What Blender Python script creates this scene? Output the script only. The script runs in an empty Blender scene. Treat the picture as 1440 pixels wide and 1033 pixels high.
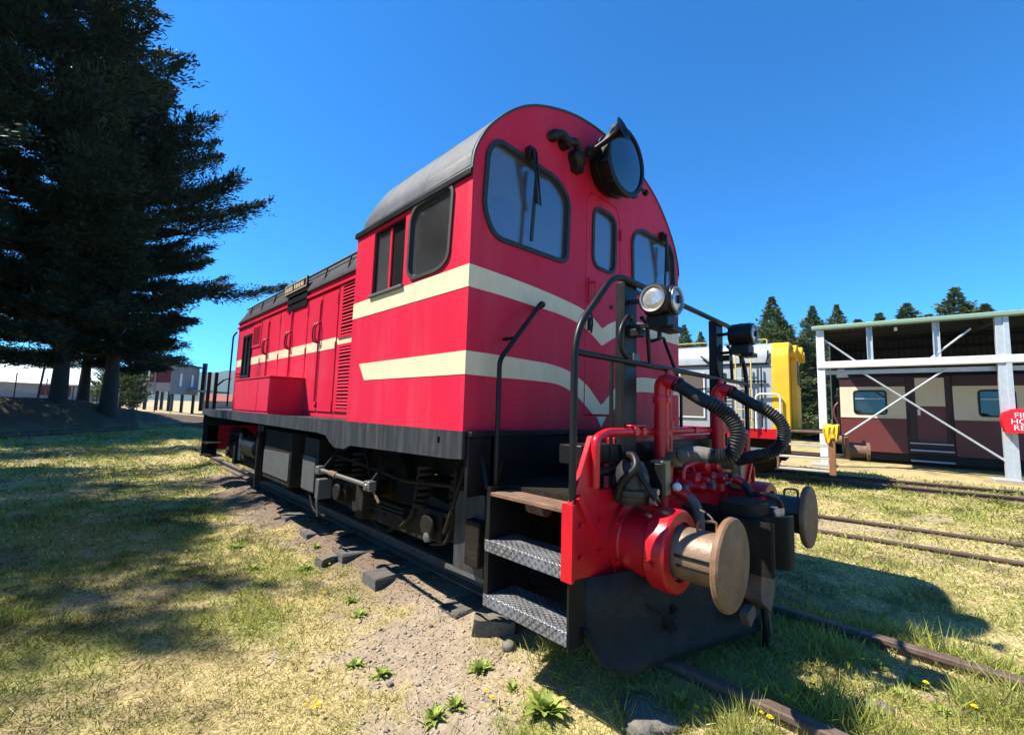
import bpy, bmesh, math, random
import numpy as np
from mathutils import Vector, Matrix
from mathutils.geometry import tessellate_polygon

random.seed(7)
rng = np.random.default_rng(7)
sc = bpy.context.scene
col = sc.collection
R = math.radians

# ------------------------------------------------------------------ camera
CAM = Vector((-2.7742, -1.8689, 1.2026))
YAW, PITCH, ROLL = 0.774733, 0.098048, 0.030179
fwd = Vector((math.sin(YAW) * math.cos(PITCH), math.cos(YAW) * math.cos(PITCH), math.sin(PITCH)))
rgt = Vector((math.cos(YAW), -math.sin(YAW), 0))
upv = rgt.cross(fwd)
r2 = math.cos(ROLL) * rgt + math.sin(ROLL) * upv
u2 = -math.sin(ROLL) * rgt + math.cos(ROLL) * upv
cd = bpy.data.cameras.new('camera')
cd.sensor_width = 36.0
cd.sensor_fit = 'HORIZONTAL'
cd.lens = 15.376
cd.clip_start = 0.05
cd.clip_end = 20000
cam = bpy.data.objects.new('camera', cd)
col.objects.link(cam)
cam.matrix_world = Matrix(((r2.x, u2.x, -fwd.x, CAM.x), (r2.y, u2.y, -fwd.y, CAM.y), (r2.z, u2.z, -fwd.z, CAM.z), (0, 0, 0, 1)))
sc.camera = cam

# ------------------------------------------------------------------ sky and sun
SUN_DIR = Vector((-0.54, 0.49, 1.0)).normalized()          # towards the sun
SUN_EL = math.asin(SUN_DIR.z)
SUN_AZ = math.atan2(SUN_DIR.x, SUN_DIR.y)
w = bpy.data.worlds.new('World')
sc.world = w
w.use_nodes = True
nt = w.node_tree
bg = nt.nodes['Background']
sky = nt.nodes.new('ShaderNodeTexSky')
sky.sky_type = 'NISHITA'
sky.sun_disc = False
sky.sun_elevation = SUN_EL
sky.sun_rotation = SUN_AZ
sky.altitude = 200
sky.air_density = 0.8
sky.dust_density = 0.0
sky.ozone_density = 3.5
tint = nt.nodes.new('ShaderNodeMix')
tint.data_type = 'RGBA'
tint.blend_type = 'MULTIPLY'
tint.inputs[0].default_value = 1.0
tint.inputs[7].default_value = (0.20, 0.83, 1.27, 1)      # the deep clear blue of this day
nt.links.new(sky.outputs[0], tint.inputs[6])
nt.links.new(tint.outputs[2], bg.inputs[0])
bg.inputs[1].default_value = 0.1
sd = bpy.data.lights.new('sun', 'SUN')
sd.energy = 5.0
sd.angle = R(0.53)
sd.color = (1.0, 0.95, 0.86)
sun = bpy.data.objects.new('sun', sd)
col.objects.link(sun)
sun.rotation_euler = (-SUN_DIR).to_track_quat('-Z', 'Y').to_euler()
sc.view_settings.view_transform = 'Standard'
sc.view_settings.look = 'None'
sc.view_settings.gamma = 1.0
sc.view_settings.exposure = 1.2
sc.view_settings.use_curve_mapping = False


# ------------------------------------------------------------------ materials
def _n(nt, t, **kw):
    n = nt.nodes.new(t)
    for k, v in kw.items():
        setattr(n, k, v)
    return n


def paint(name, c1, c2=None, scale=3.0, rough=0.45, metal=0.0, dirt=None, dirt_amt=0.35, dirt_scale=2.0, stretch=(1, 1, 1),
          bump=0.0, bump_scale=60.0, coat=0.0, spec=0.5, attr=None, rough_var=0.12):
    m = bpy.data.materials.new(name)
    m.use_nodes = True
    nt = m.node_tree
    b = nt.nodes['Principled BSDF']
    b.inputs['Roughness'].default_value = rough
    b.inputs['Metallic'].default_value = metal
    b.inputs['Specular IOR Level'].default_value = spec
    if coat:
        b.inputs['Coat Weight'].default_value = coat
        b.inputs['Coat Roughness'].default_value = 0.12
    tc = _n(nt, 'ShaderNodeTexCoord')
    mp = _n(nt, 'ShaderNodeMapping')
    mp.inputs['Scale'].default_value = stretch
    nt.links.new(tc.outputs['Object'], mp.inputs[0])
    no = _n(nt, 'ShaderNodeTexNoise')
    no.inputs['Scale'].default_value = scale
    no.inputs['Detail'].default_value = 8
    no.inputs['Roughness'].default_value = 0.65
    nt.links.new(mp.outputs[0], no.inputs['Vector'])
    mx = _n(nt, 'ShaderNodeMix', data_type='RGBA')
    mx.inputs[6].default_value = (*c1, 1)
    mx.inputs[7].default_value = (*(c2 or c1), 1)
    rp = _n(nt, 'ShaderNodeMapRange')
    rp.inputs[1].default_value = 0.3
    rp.inputs[2].default_value = 0.7
    nt.links.new(no.outputs[0], rp.inputs[0])
    nt.links.new(rp.outputs[0], mx.inputs[0])
    out = mx.outputs[2]
    if dirt:
        n2 = _n(nt, 'ShaderNodeTexNoise')
        n2.inputs['Scale'].default_value = dirt_scale
        n2.inputs['Detail'].default_value = 12
        n2.inputs['Roughness'].default_value = 0.75
        nt.links.new(mp.outputs[0], n2.inputs['Vector'])
        r3 = _n(nt, 'ShaderNodeMapRange')
        r3.inputs[1].default_value = 0.48
        r3.inputs[2].default_value = 0.75
        r3.inputs[4].default_value = dirt_amt
        nt.links.new(n2.outputs[0], r3.inputs[0])
        m2 = _n(nt, 'ShaderNodeMix', data_type='RGBA')
        nt.links.new(out, m2.inputs[6])
        m2.inputs[7].default_value = (*dirt, 1)
        nt.links.new(r3.outputs[0], m2.inputs[0])
        out = m2.outputs[2]
    if attr:
        at = _n(nt, 'ShaderNodeAttribute', attribute_name=attr)
        m4 = _n(nt, 'ShaderNodeMix', data_type='RGBA', blend_type='MULTIPLY')
        m4.inputs[0].default_value = 1
        nt.links.new(out, m4.inputs[6])
        nt.links.new(at.outputs['Color'], m4.inputs[7])
        out = m4.outputs[2]
    nt.links.new(out, b.inputs['Base Color'])
    r4 = _n(nt, 'ShaderNodeMapRange')
    r4.inputs[3].default_value = max(0.02, rough - rough_var)
    r4.inputs[4].default_value = min(1.0, rough + rough_var)
    nt.links.new(no.outputs[0], r4.inputs[0])
    nt.links.new(r4.outputs[0], b.inputs['Roughness'])
    if bump:
        n3 = _n(nt, 'ShaderNodeTexNoise')
        n3.inputs['Scale'].default_value = bump_scale
        n3.inputs['Detail'].default_value = 4
        nt.links.new(tc.outputs['Object'], n3.inputs['Vector'])
        bp = _n(nt, 'ShaderNodeBump')
        bp.inputs['Strength'].default_value = bump
        bp.inputs['Distance'].default_value = 0.02
        nt.links.new(n3.outputs[0], bp.inputs['Height'])
        nt.links.new(bp.outputs[0], b.inputs['Normal'])
    return m


def glass(name, tint=(0.88, 0.90, 0.92), refl=0.8, dust=0.07):
    m = bpy.data.materials.new(name)
    m.use_nodes = True
    nt = m.node_tree
    nt.nodes.remove(nt.nodes['Principled BSDF'])
    t = _n(nt, 'ShaderNodeBsdfTransparent')
    t.inputs[0].default_value = (*tint, 1)
    g = _n(nt, 'ShaderNodeBsdfGlossy')
    g.inputs[0].default_value = (0.9, 0.93, 0.95, 1)
    g.inputs['Roughness'].default_value = 0.03
    fr = _n(nt, 'ShaderNodeFresnel')
    fr.inputs[0].default_value = 1.6
    ml = _n(nt, 'ShaderNodeMath', operation='MULTIPLY_ADD')
    ml.inputs[1].default_value = refl
    ml.inputs[2].default_value = 0.05
    nt.links.new(fr.outputs[0], ml.inputs[0])
    mx = _n(nt, 'ShaderNodeMixShader')
    nt.links.new(ml.outputs[0], mx.inputs[0])
    nt.links.new(t.outputs[0], mx.inputs[1])
    nt.links.new(g.outputs[0], mx.inputs[2])
    df = _n(nt, 'ShaderNodeBsdfDiffuse')
    df.inputs[0].default_value = (0.42, 0.40, 0.37, 1)
    tc = _n(nt, 'ShaderNodeTexCoord')
    no = _n(nt, 'ShaderNodeTexNoise')
    no.inputs['Scale'].default_value = 1.4
    no.inputs['Detail'].default_value = 2
    nt.links.new(tc.outputs['Object'], no.inputs['Vector'])
    dm = _n(nt, 'ShaderNodeMapRange')
    dm.inputs[1].default_value = 0.3
    dm.inputs[2].default_value = 0.75
    dm.inputs[3].default_value = dust * 0.5
    dm.inputs[4].default_value = dust * 1.6
    nt.links.new(no.outputs[0], dm.inputs[0])
    m2 = _n(nt, 'ShaderNodeMixShader')
    nt.links.new(dm.outputs[0], m2.inputs[0])
    nt.links.new(mx.outputs[0], m2.inputs[1])
    nt.links.new(df.outputs[0], m2.inputs[2])
    nt.links.new(m2.outputs[0], nt.nodes['Material Output'].inputs[0])
    return m


def foliage(name, c1, c2, scale=0.5, trans=0.15):
    m = paint(name, c1, c2, scale=scale, rough=0.65, spec=0.25, attr='tone')
    nt = m.node_tree
    b = nt.nodes['Principled BSDF']
    src = b.inputs['Base Color'].links[0].from_socket
    tr = _n(nt, 'ShaderNodeBsdfTranslucent')
    nt.links.new(src, tr.inputs[0])
    mx = _n(nt, 'ShaderNodeMixShader')
    mx.inputs[0].default_value = trans
    nt.links.new(b.outputs[0], mx.inputs[1])
    nt.links.new(tr.outputs[0], mx.inputs[2])
    nt.links.new(mx.outputs[0], nt.nodes['Material Output'].inputs[0])
    return m


M = {}
M['red'] = paint('red_paint', (0.58, 0.018, 0.050), (0.52, 0.014, 0.041), scale=1.6, rough=0.42, dirt=(0.56, 0.10, 0.12), dirt_amt=0.32,
                 dirt_scale=2.2, stretch=(2.2, 2.2, 0.35), bump=0.22, bump_scale=2.6, spec=0.16)
M['red_gloss'] = paint('red_gloss_paint', (0.58, 0.006, 0.018), (0.48, 0.005, 0.014), scale=4, rough=0.3, dirt=(0.16, 0.02, 0.015), dirt_amt=0.5,
                       dirt_scale=5, bump=0.08, bump_scale=25)
M['cream'] = paint('cream_paint', (0.72, 0.60, 0.38), (0.64, 0.53, 0.33), scale=4, rough=0.5, dirt=(0.36, 0.25, 0.17), dirt_amt=0.3, dirt_scale=5,
                   stretch=(1.6, 1.6, 0.5), bump=0.06, bump_scale=7)
M['roof'] = paint('roof_grey_paint', (0.036, 0.041, 0.049), (0.058, 0.063, 0.071), scale=3, rough=0.6, dirt=(0.16, 0.165, 0.17), dirt_amt=0.45, dirt_scale=3.5, spec=0.3,
                  bump=0.12, bump_scale=9)
M['hood_roof'] = paint('hood_roof_black', (0.026, 0.028, 0.032), (0.045, 0.047, 0.05), scale=4, rough=0.6, dirt=(0.12, 0.12, 0.12), dirt_amt=0.35, dirt_scale=5, spec=0.25)
M['plough'] = paint('dusty_black_plough', (0.010, 0.010, 0.010), (0.022, 0.021, 0.019), scale=3, rough=0.65, dirt=(0.085, 0.07, 0.052), dirt_amt=0.5, dirt_scale=3.0, bump=0.15, bump_scale=20, spec=0.2)
M['black'] = paint('black_paint', (0.006, 0.006, 0.0065), (0.011, 0.0105, 0.0105), scale=6, rough=0.4, dirt=(0.035, 0.028, 0.022), dirt_amt=0.35, dirt_scale=4, spec=0.25)
M['skirt'] = paint('weathered_black_paint', (0.018, 0.019, 0.021), (0.034, 0.035, 0.038), scale=6, rough=0.5, dirt=(0.12, 0.115, 0.11), dirt_amt=0.4,
                   dirt_scale=6, stretch=(4, 4, 0.35), bump=0.1, bump_scale=20)
M['rubber'] = paint('rubber', (0.010, 0.010, 0.011), (0.018, 0.018, 0.018), rough=0.6)
M['hose'] = paint('hose_rubber', (0.010, 0.010, 0.011), (0.020, 0.020, 0.021), scale=12, rough=0.5, dirt=(0.10, 0.095, 0.085), dirt_amt=0.35, dirt_scale=14, spec=0.3)
M['hose_grey'] = paint('worn_hose_canvas', (0.14, 0.125, 0.105), (0.07, 0.065, 0.06), scale=20, rough=0.8)
M['grime'] = paint('oily_underframe', (0.009, 0.008, 0.007), (0.020, 0.015, 0.010), scale=5, rough=0.7, dirt=(0.06, 0.04, 0.024), dirt_amt=0.5, dirt_scale=6, bump=0.3, bump_scale=40, spec=0.15)
M['grey_steel'] = paint('dusty_grey_steel', (0.09, 0.09, 0.087), (0.06, 0.06, 0.058), scale=6, rough=0.55, dirt=(0.09, 0.07, 0.05), dirt_amt=0.5, dirt_scale=6)
M['steel'] = paint('worn_steel', (0.34, 0.32, 0.30), (0.24, 0.22, 0.20), scale=8, rough=0.38, metal=0.75, dirt=(0.2, 0.12, 0.07), dirt_amt=0.5, dirt_scale=7)
M['rust'] = paint('rusty_steel', (0.20, 0.105, 0.06), (0.10, 0.055, 0.035), scale=10, rough=0.8, dirt=(0.28, 0.19, 0.12), dirt_amt=0.5, dirt_scale=9, bump=0.3, bump_scale=60)
M['buffer'] = paint('greasy_buffer_steel', (0.25, 0.16, 0.10), (0.15, 0.095, 0.060), scale=5, rough=0.5, metal=0.15, dirt=(0.06, 0.04, 0.028), dirt_amt=0.8, dirt_scale=4,
                    bump=0.15, bump_scale=40)
M['buffer_face'] = paint('rubbed_buffer_face', (0.21, 0.115, 0.058), (0.125, 0.068, 0.036), scale=5, rough=0.65, dirt=(0.32, 0.22, 0.14), dirt_amt=0.5, dirt_scale=7, bump=0.25, bump_scale=30, spec=0.3)
M['buffer_dark'] = paint('greasy_dark_steel', (0.045, 0.045, 0.04), (0.08, 0.075, 0.06), scale=8, rough=0.45, metal=0.3)
M['rail'] = paint('rusty_rail', (0.11, 0.065, 0.045), (0.075, 0.048, 0.036), scale=15, rough=0.7, dirt=(0.2, 0.16, 0.13), dirt_amt=0.5, dirt_scale=10, bump=0.2, bump_scale=80)
M['sleeper'] = paint('old_dark_timber', (0.055, 0.050, 0.046), (0.11, 0.10, 0.088), scale=5, rough=0.9, dirt=(0.19, 0.165, 0.13), dirt_amt=0.5, dirt_scale=7,
                     stretch=(1, 7, 7), bump=0.5, bump_scale=45)
M['timber'] = paint('weathered_timber', (0.17, 0.14, 0.105), (0.10, 0.082, 0.063), scale=5, rough=0.9, stretch=(7, 1.2, 7), bump=0.5, bump_scale=45)
M['stone'] = paint('stone', (0.17, 0.145, 0.115), (0.10, 0.088, 0.072), scale=9, rough=0.95, bump=0.5, bump_scale=40)
M['glass'] = glass('window_glass')
M['dark_glass'] = glass('dark_window_glass', (0.25, 0.27, 0.29), 0.5, 0.03)
M['lining'] = paint('cab_lining', (0.34, 0.36, 0.35), (0.28, 0.30, 0.29), rough=0.7)
M['chrome'] = paint('chrome', (0.8, 0.8, 0.8), rough=0.12, metal=1.0, rough_var=0.05)
M['white'] = paint('white_paint', (0.72, 0.73, 0.72), (0.62, 0.63, 0.62), rough=0.5, dirt=(0.3, 0.28, 0.24), dirt_amt=0.3)
M['yellow'] = paint('yellow_paint', (0.80, 0.42, 0.008), (0.70, 0.36, 0.006), scale=3, rough=0.45, dirt=(0.4, 0.2, 0.03), dirt_amt=0.35, dirt_scale=3)
M['pale_yellow'] = paint('pale_yellow_paint', (0.68, 0.52, 0.16), rough=0.5)
M['silver'] = paint('pale_grey_body_paint', (0.34, 0.37, 0.38), (0.27, 0.30, 0.31), scale=2, rough=0.45, dirt=(0.22, 0.22, 0.21), dirt_amt=0.4, dirt_scale=2, stretch=(1.5, 1.5, 0.5))
M['maroon'] = paint('maroon_paint', (0.13, 0.024, 0.022), (0.095, 0.017, 0.016), scale=2, rough=0.45, dirt=(0.2, 0.1, 0.08), dirt_amt=0.2)
M['maroon_dark'] = paint('deep_maroon_paint', (0.05, 0.012, 0.012), (0.035, 0.01, 0.01), rough=0.5)
M['coach_cream'] = paint('coach_cream_paint', (0.66, 0.58, 0.42), (0.58, 0.51, 0.37), scale=2, rough=0.5)
M['galv'] = paint('galvanised_steel', (0.50, 0.54, 0.56), (0.40, 0.44, 0.46), scale=10, rough=0.45, metal=0.3)
M['green_gutter'] = paint('pale_green_gutter', (0.20, 0.30, 0.22), rough=0.5)
M['shed_clad'] = paint('blue_grey_cladding', (0.07, 0.085, 0.10), (0.05, 0.062, 0.075), rough=0.6)
M['shed_roof'] = paint('dull_zinc_sheet', (0.040, 0.044, 0.052), (0.028, 0.031, 0.036), scale=3, rough=0.7, spec=0.15)
M['concrete'] = paint('concrete', (0.36, 0.34, 0.30), (0.27, 0.255, 0.225), scale=10, rough=0.95, bump=0.3, bump_scale=60)
M['sign_red'] = paint('red_vinyl', (0.66, 0.008, 0.018), (0.58, 0.007, 0.016), rough=0.35, bump=0.25, bump_scale=9)
M['bark'] = paint('bark', (0.022, 0.018, 0.015), (0.045, 0.037, 0.030), scale=6, rough=0.95, stretch=(3, 3, 0.5), bump=0.6, bump_scale=10)
M['cypress'] = foliage('cypress_foliage', (0.013, 0.027, 0.018), (0.027, 0.044, 0.025), 0.35, 0.08)
M['fir'] = foliage('fir_foliage', (0.075, 0.110, 0.045), (0.12, 0.155, 0.062), 0.4, 0.12)
M['grass'] = foliage('grass_blades', (1, 1, 1), (0.86, 0.86, 0.86), 8, 0.35)
M['weed'] = foliage('weed_leaves', (0.24, 0.30, 0.05), (0.33, 0.38, 0.09), 20, 0.3)
M['petal'] = paint('yellow_petals', (0.85, 0.60, 0.01), (0.75, 0.48, 0.005), scale=60, rough=0.7)
M['zinc_roof'] = paint('pale_iron_roof', (0.60, 0.66, 0.62), (0.52, 0.58, 0.55), scale=1, rough=0.5)
M['wall_grey'] = paint('grey_weatherboard', (0.27, 0.28, 0.29), (0.21, 0.22, 0.23), scale=2, rough=0.8)
M['wall_pale'] = paint('pale_board', (0.20, 0.21, 0.22), (0.16, 0.17, 0.18), scale=2, rough=0.8)
M['hut_red'] = paint('hut_red_board', (0.095, 0.013, 0.018), (0.07, 0.010, 0.013), rough=0.7)
M['hill'] = paint('forested_hill', (0.055, 0.085, 0.06), (0.085, 0.10, 0.07), scale=0.004, rough=1.0, spec=0.0)
M['wire'] = paint('fence_wire', (0.16, 0.16, 0.16), rough=0.5, metal=0.4)


def tread_plate():
    m = paint('checker_plate', (0.17, 0.17, 0.175), (0.25, 0.25, 0.255), scale=14, rough=0.4, metal=0.55)
    nt = m.node_tree
    tc = _n(nt, 'ShaderNodeTexCoord')
    outs = []
    for a in (45, -45):
        mp = _n(nt, 'ShaderNodeMapping')
        mp.inputs['Rotation'].default_value = (R(a), 0, R(a))
        nt.links.new(tc.outputs['Object'], mp.inputs[0])
        wv = _n(nt, 'ShaderNodeTexWave')
        wv.inputs['Scale'].default_value = 15
        nt.links.new(mp.outputs[0], wv.inputs['Vector'])
        outs.append(wv.outputs['Fac'])
    ck = _n(nt, 'ShaderNodeTexChecker')
    ck.inputs['Scale'].default_value = 52
    nt.links.new(tc.outputs['Object'], ck.inputs['Vector'])
    mx = _n(nt, 'ShaderNodeMix', data_type='FLOAT')
    nt.links.new(ck.outputs['Fac'], mx.inputs[0])
    nt.links.new(outs[0], mx.inputs[2])
    nt.links.new(outs[1], mx.inputs[3])
    bp = _n(nt, 'ShaderNodeBump')
    bp.inputs['Strength'].default_value = 1.0
    bp.inputs['Distance'].default_value = 0.006
    nt.links.new(mx.outputs[0], bp.inputs['Height'])
    nt.links.new(bp.outputs[0], nt.nodes['Principled BSDF'].inputs['Normal'])
    return m


M['tread'] = tread_plate()
M['khaki_border'] = paint('dull_cream', (0.34, 0.30, 0.20), (0.26, 0.23, 0.16), rough=0.6)


# ------------------------------------------------------------------ mesh helpers
def link(o, parent=None):
    col.objects.link(o)
    if parent is not None:
        o.parent = parent
    return o


def tag(o, label=None, cat=None, group=None, kind=None):
    if label:
        o['label'] = label
    if cat:
        o['category'] = cat
    if group:
        o['group'] = group
    if kind:
        o['kind'] = kind
    return o


def thing(name, label, cat, loc=(0, 0, 0), rz=0.0, group=None):
    o = bpy.data.objects.new(name, None)
    o.empty_display_size = 0.2
    link(o)
    o.location = loc
    o.rotation_euler = (0, 0, rz)
    return tag(o, label, cat, group)


class MB:
    def __init__(s):
        s.v = []
        s.f = []

    def add(s, vs, fs):
        o = len(s.v)
        s.v += [tuple(v) for v in vs]
        s.f += [tuple(i + o for i in f) for f in fs]
        return s

    def box(s, x0, x1, y0, y1, z0, z1):
        return s.add([(x0, y0, z0), (x1, y0, z0), (x1, y1, z0), (x0, y1, z0), (x0, y0, z1), (x1, y0, z1), (x1, y1, z1), (x0, y1, z1)],
                     [(0, 3, 2, 1), (4, 5, 6, 7), (0, 1, 5, 4), (1, 2, 6, 5), (2, 3, 7, 6), (3, 0, 4, 7)])

    def bar(s, p0, p1, w, h, up=(0, 0, 1)):
        p0, p1 = Vector(p0), Vector(p1)
        d = (p1 - p0).normalized()
        up = Vector(up)
        if abs(d.dot(up)) > 0.98:
            up = Vector((1, 0, 0))
        a = d.cross(up).normalized() * (w / 2)
        b = a.cross(d).normalized() * (h / 2)
        vs = [p0 - a - b, p0 + a - b, p0 + a + b, p0 - a + b, p1 - a - b, p1 + a - b, p1 + a + b, p1 - a + b]
        return s.add(vs, [(0, 1, 2, 3), (7, 6, 5, 4), (0, 4, 5, 1), (1, 5, 6, 2), (2, 6, 7, 3), (3, 7, 4, 0)])

    def tube(s, path, r, n=10, closed=False):
        P = [Vector(p) for p in path]
        m = len(P)
        rs = r if isinstance(r, (list, tuple)) else [r] * m
        prev = None
        vs = []
        for i, p in enumerate(P):
            if closed:
                t = P[(i + 1) % m] - P[i - 1]
            else:
                t = P[min(i + 1, m - 1)] - P[max(i - 1, 0)]
            t.normalize()
            if prev is None:
                a = t.orthogonal().normalized()
            else:
                a = (prev - t * prev.dot(t)).normalized()
            prev = a
            b = t.cross(a)
            for k in range(n):
                an = 2 * math.pi * k / n
                vs.append(p + (a * math.cos(an) + b * math.sin(an)) * rs[i])
        fs = []
        for i in range(m if closed else m - 1):
            j = (i + 1) % m
            for k in range(n):
                l = (k + 1) % n
                fs.append((i * n + k, i * n + l, j * n + l, j * n + k))
        if not closed:
            fs.append(tuple(range(n - 1, -1, -1)))
            fs.append(tuple(range((m - 1) * n, m * n)))
        return s.add(vs, fs)

    def cyl(s, p0, p1, r0, r1=None, n=20):
        return s.tube([p0, p1], [r0, r0 if r1 is None else r1], n)

    def lathe(s, o, axis, prof, n=28):
        o = Vector(o)
        ax = Vector(axis).normalized()
        a = ax.orthogonal().normalized()
        b = ax.cross(a)
        vs = []
        for t, r in prof:
            for k in range(n):
                an = 2 * math.pi * k / n
                vs.append(o + ax * t + (a * math.cos(an) + b * math.sin(an)) * max(r, 1e-4))
        fs = []
        for i in range(len(prof) - 1):
            for k in range(n):
                l = (k + 1) % n
                fs.append((i * n + k, i * n + l, (i + 1) * n + l, (i + 1) * n + k))
        fs.append(tuple(range(n - 1, -1, -1)))
        fs.append(tuple(range((len(prof) - 1) * n, len(prof) * n)))
        return s.add(vs, fs)

    def plate(s, outer, holes=(), plane='xz', d0=0.0, d1=0.02):
        def mp(a, b, d):
            return (a, d, b) if plane == 'xz' else ((d, a, b) if plane == 'yz' else (a, b, d))
        loops = [list(outer)] + [list(h) for h in holes]
        tris = tessellate_polygon([[Vector((a, b, 0)) for a, b in l] for l in loops])
        flat = [q for l in loops for q in l]
        n = len(flat)
        vs = [mp(a, b, d0) for a, b in flat] + [mp(a, b, d1) for a, b in flat]
        fs = [tuple(t) for t in tris] + [tuple(n + i for i in reversed(t)) for t in tris]
        o = 0
        for l in loops:
            k = len(l)
            for i in range(k):
                j = (i + 1) % k
                fs.append((o + i, o + j, n + o + j, n + o + i))
            o += k
        return s.add(vs, fs)

    def build(s, name, mat, parent=None, smooth=35, bevel=0.0):
        me = bpy.data.meshes.new(name)
        me.from_pydata(s.v, [], s.f)
        bm = bmesh.new()
        bm.from_mesh(me)
        bmesh.ops.recalc_face_normals(bm, faces=bm.faces)
        bm.to_mesh(me)
        bm.free()
        me.materials.append(M[mat] if isinstance(mat, str) else mat)
        if smooth:
            me.shade_smooth()
            me.set_sharp_from_angle(angle=R(smooth))
        o = bpy.data.objects.new(name, me)
        link(o, parent)
        if bevel:
            b = o.modifiers.new('bevel', 'BEVEL')
            b.width = bevel
            b.segments = 2
            b.limit_method = 'ANGLE'
            b.angle_limit = R(40)
        return o


def rr(pts, r, n=5):
    """round the corners of a 2-D polygon; r one radius or one per corner"""
    out = []
    m = len(pts)
    rs = r if isinstance(r, (list, tuple)) else [r] * m
    for i in range(m):
        p0, p1, p2 = Vector(pts[i - 1]), Vector(pts[i]), Vector(pts[(i + 1) % m])
        a, b = (p0 - p1), (p2 - p1)
        q = min(rs[i], a.length * 0.48, b.length * 0.48)
        A, Bq = p1 + a.normalized() * q, p1 + b.normalized() * q
        for k in range(n + 1):
            t = k / n
            out.append(tuple((1 - t) ** 2 * A + 2 * t * (1 - t) * p1 + t * t * Bq))
    return out


def grow(poly, d):
    """offset a convex polygon outwards by d"""
    c = sum((Vector(p) for p in poly), Vector((0, 0))) / len(poly)
    out = []
    m = len(poly)
    for i in range(m):
        p0, p1, p2 = Vector(poly[i - 1]), Vector(poly[i]), Vector(poly[(i + 1) % m])
        t = (p2 - p0).normalized()
        nrm = Vector((t.y, -t.x))
        if nrm.dot(p1 - c) < 0:
            nrm = -nrm
        out.append(tuple(p1 + nrm * d))
    return out


def smooth_path(pts, n=8):
    """Catmull-Rom through the points"""
    P = [Vector(p) for p in pts]
    P = [2 * P[0] - P[1]] + P + [2 * P[-1] - P[-2]]
    out = []
    for i in range(1, len(P) - 2):
        a, b, c, d = P[i - 1], P[i], P[i + 1], P[i + 2]
        for k in range(n):
            t = k / n
            out.append(0.5 * ((2 * b) + (c - a) * t + (2 * a - 5 * b + 4 * c - d) * t * t + (3 * b - a - 3 * c + d) * t ** 3))
    out.append(P[-2])
    return out


def bent(pts, r, n=5):
    """polyline with rounded corners in 3-D"""
    P = [Vector(p) for p in pts]
    out = [P[0]]
    for i in range(1, len(P) - 1):
        a, b = P[i - 1] - P[i], P[i + 1] - P[i]
        q = min(r, a.length * 0.48, b.length * 0.48)
        A, B_ = P[i] + a.normalized() * q, P[i] + b.normalized() * q
        for k in range(n + 1):
            t = k / n
            out.append((1 - t) ** 2 * A + 2 * t * (1 - t) * P[i] + t * t * B_)
    out.append(P[-1])
    return out


def text_mesh(s, size, name):
    c = bpy.data.curves.new(name, 'FONT')
    c.body = s
    c.size = size
    c.align_x = 'CENTER'
    c.extrude = 0.002
    o = bpy.data.objects.new(name, c)
    col.objects.link(o)
    bpy.context.view_layer.update()
    me = bpy.data.meshes.new_from_object(o.evaluated_get(bpy.context.evaluated_depsgraph_get()))
    bpy.data.objects.remove(o)
    return me


# ------------------------------------------------------------------ noise for the ground
_tab = rng.random((256, 256))


def vnoise(x, y, f):
    x = np.asarray(x) * f + 1000.3
    y = np.asarray(y) * f + 1000.7
    xi = np.floor(x).astype(int)
    yi = np.floor(y).astype(int)
    fx = x - xi
    fy = y - yi
    fx = fx * fx * (3 - 2 * fx)
    fy = fy * fy * (3 - 2 * fy)
    a = _tab[xi % 256, yi % 256]
    b = _tab[(xi + 1) % 256, yi % 256]
    c = _tab[xi % 256, (yi + 1) % 256]
    d = _tab[(xi + 1) % 256, (yi + 1) % 256]
    return (a * (1 - fx) + b * fx) * (1 - fy) + (c * (1 - fx) + d * fx) * fy


def fbm(x, y, f, o=4):
    s, a, t = 0, 1.0, 0
    for _ in range(o):
        s = s + a * vnoise(x, y, f)
        t += a
        a *= 0.55
        f *= 2.1
    return s / t


def sstep(a, b, x):
    t = np.clip((np.asarray(x) - a) / (b - a), 0, 1)
    return t * t * (3 - 2 * t)


# line of the siding under the bank, behind the locomotive
LT0 = np.array([-4.46, 17.4])
LTD = np.array([5.96, 7.4]) / math.hypot(5.96, 7.4)
LTN = np.array([-LTD[1], LTD[0]])


def bank_ds(x, y):
    dx, dy = x - LT0[0], y - LT0[1]
    return dx * LTN[0] + dy * LTN[1], dx * LTD[0] + dy * LTD[1]


def ground_z(x, y):
    x = np.asarray(x, float)
    y = np.asarray(y, float)
    z = np.full(np.broadcast(x, y).shape, -0.20)
    z = z + 0.05 * np.exp(-((x) / 1.0) ** 4)                                   # ballast of the near track
    z = z - 0.10 * np.exp(-((x - 5.0) / 2.2) ** 2) * sstep(2.0, 3.5, x)         # dip at the second track
    z = z + 0.20 * sstep(6, 16, y) * sstep(2.5, -1, x - 0.05 * y)
    z = z + 0.025 * (fbm(x, y, 0.9) - 0.5) + 0.012 * (fbm(x, y, 6.0, 3) - 0.5) * np.exp(-(((x + 2) / 8) ** 2 + (y / 8) ** 2))
    z = z + 0.07 * np.exp(-((x + 0.80) / 0.16) ** 2) * sstep(0.6, 1.4, y) * (0.7 + 0.6 * (fbm(x, y, 2.5, 2) - 0.5))
    z = z + 0.095 * np.exp(-(x / 1.0) ** 6) * sstep(0.2, -0.5, y)              # earth packed up to the rails in front
    d, s = bank_ds(x, y)
    top = 1.12 - 0.75 * sstep(7.0, 13.5, s) + 0.12 * (fbm(x, y, 0.25) - 0.5)
    z = z + top * sstep(1.6, 4.2, d + 0.5 * (fbm(x, y, 0.5) - 0.5)) * (1 - 0.35 * sstep(15, 60, d))
    return z


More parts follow.
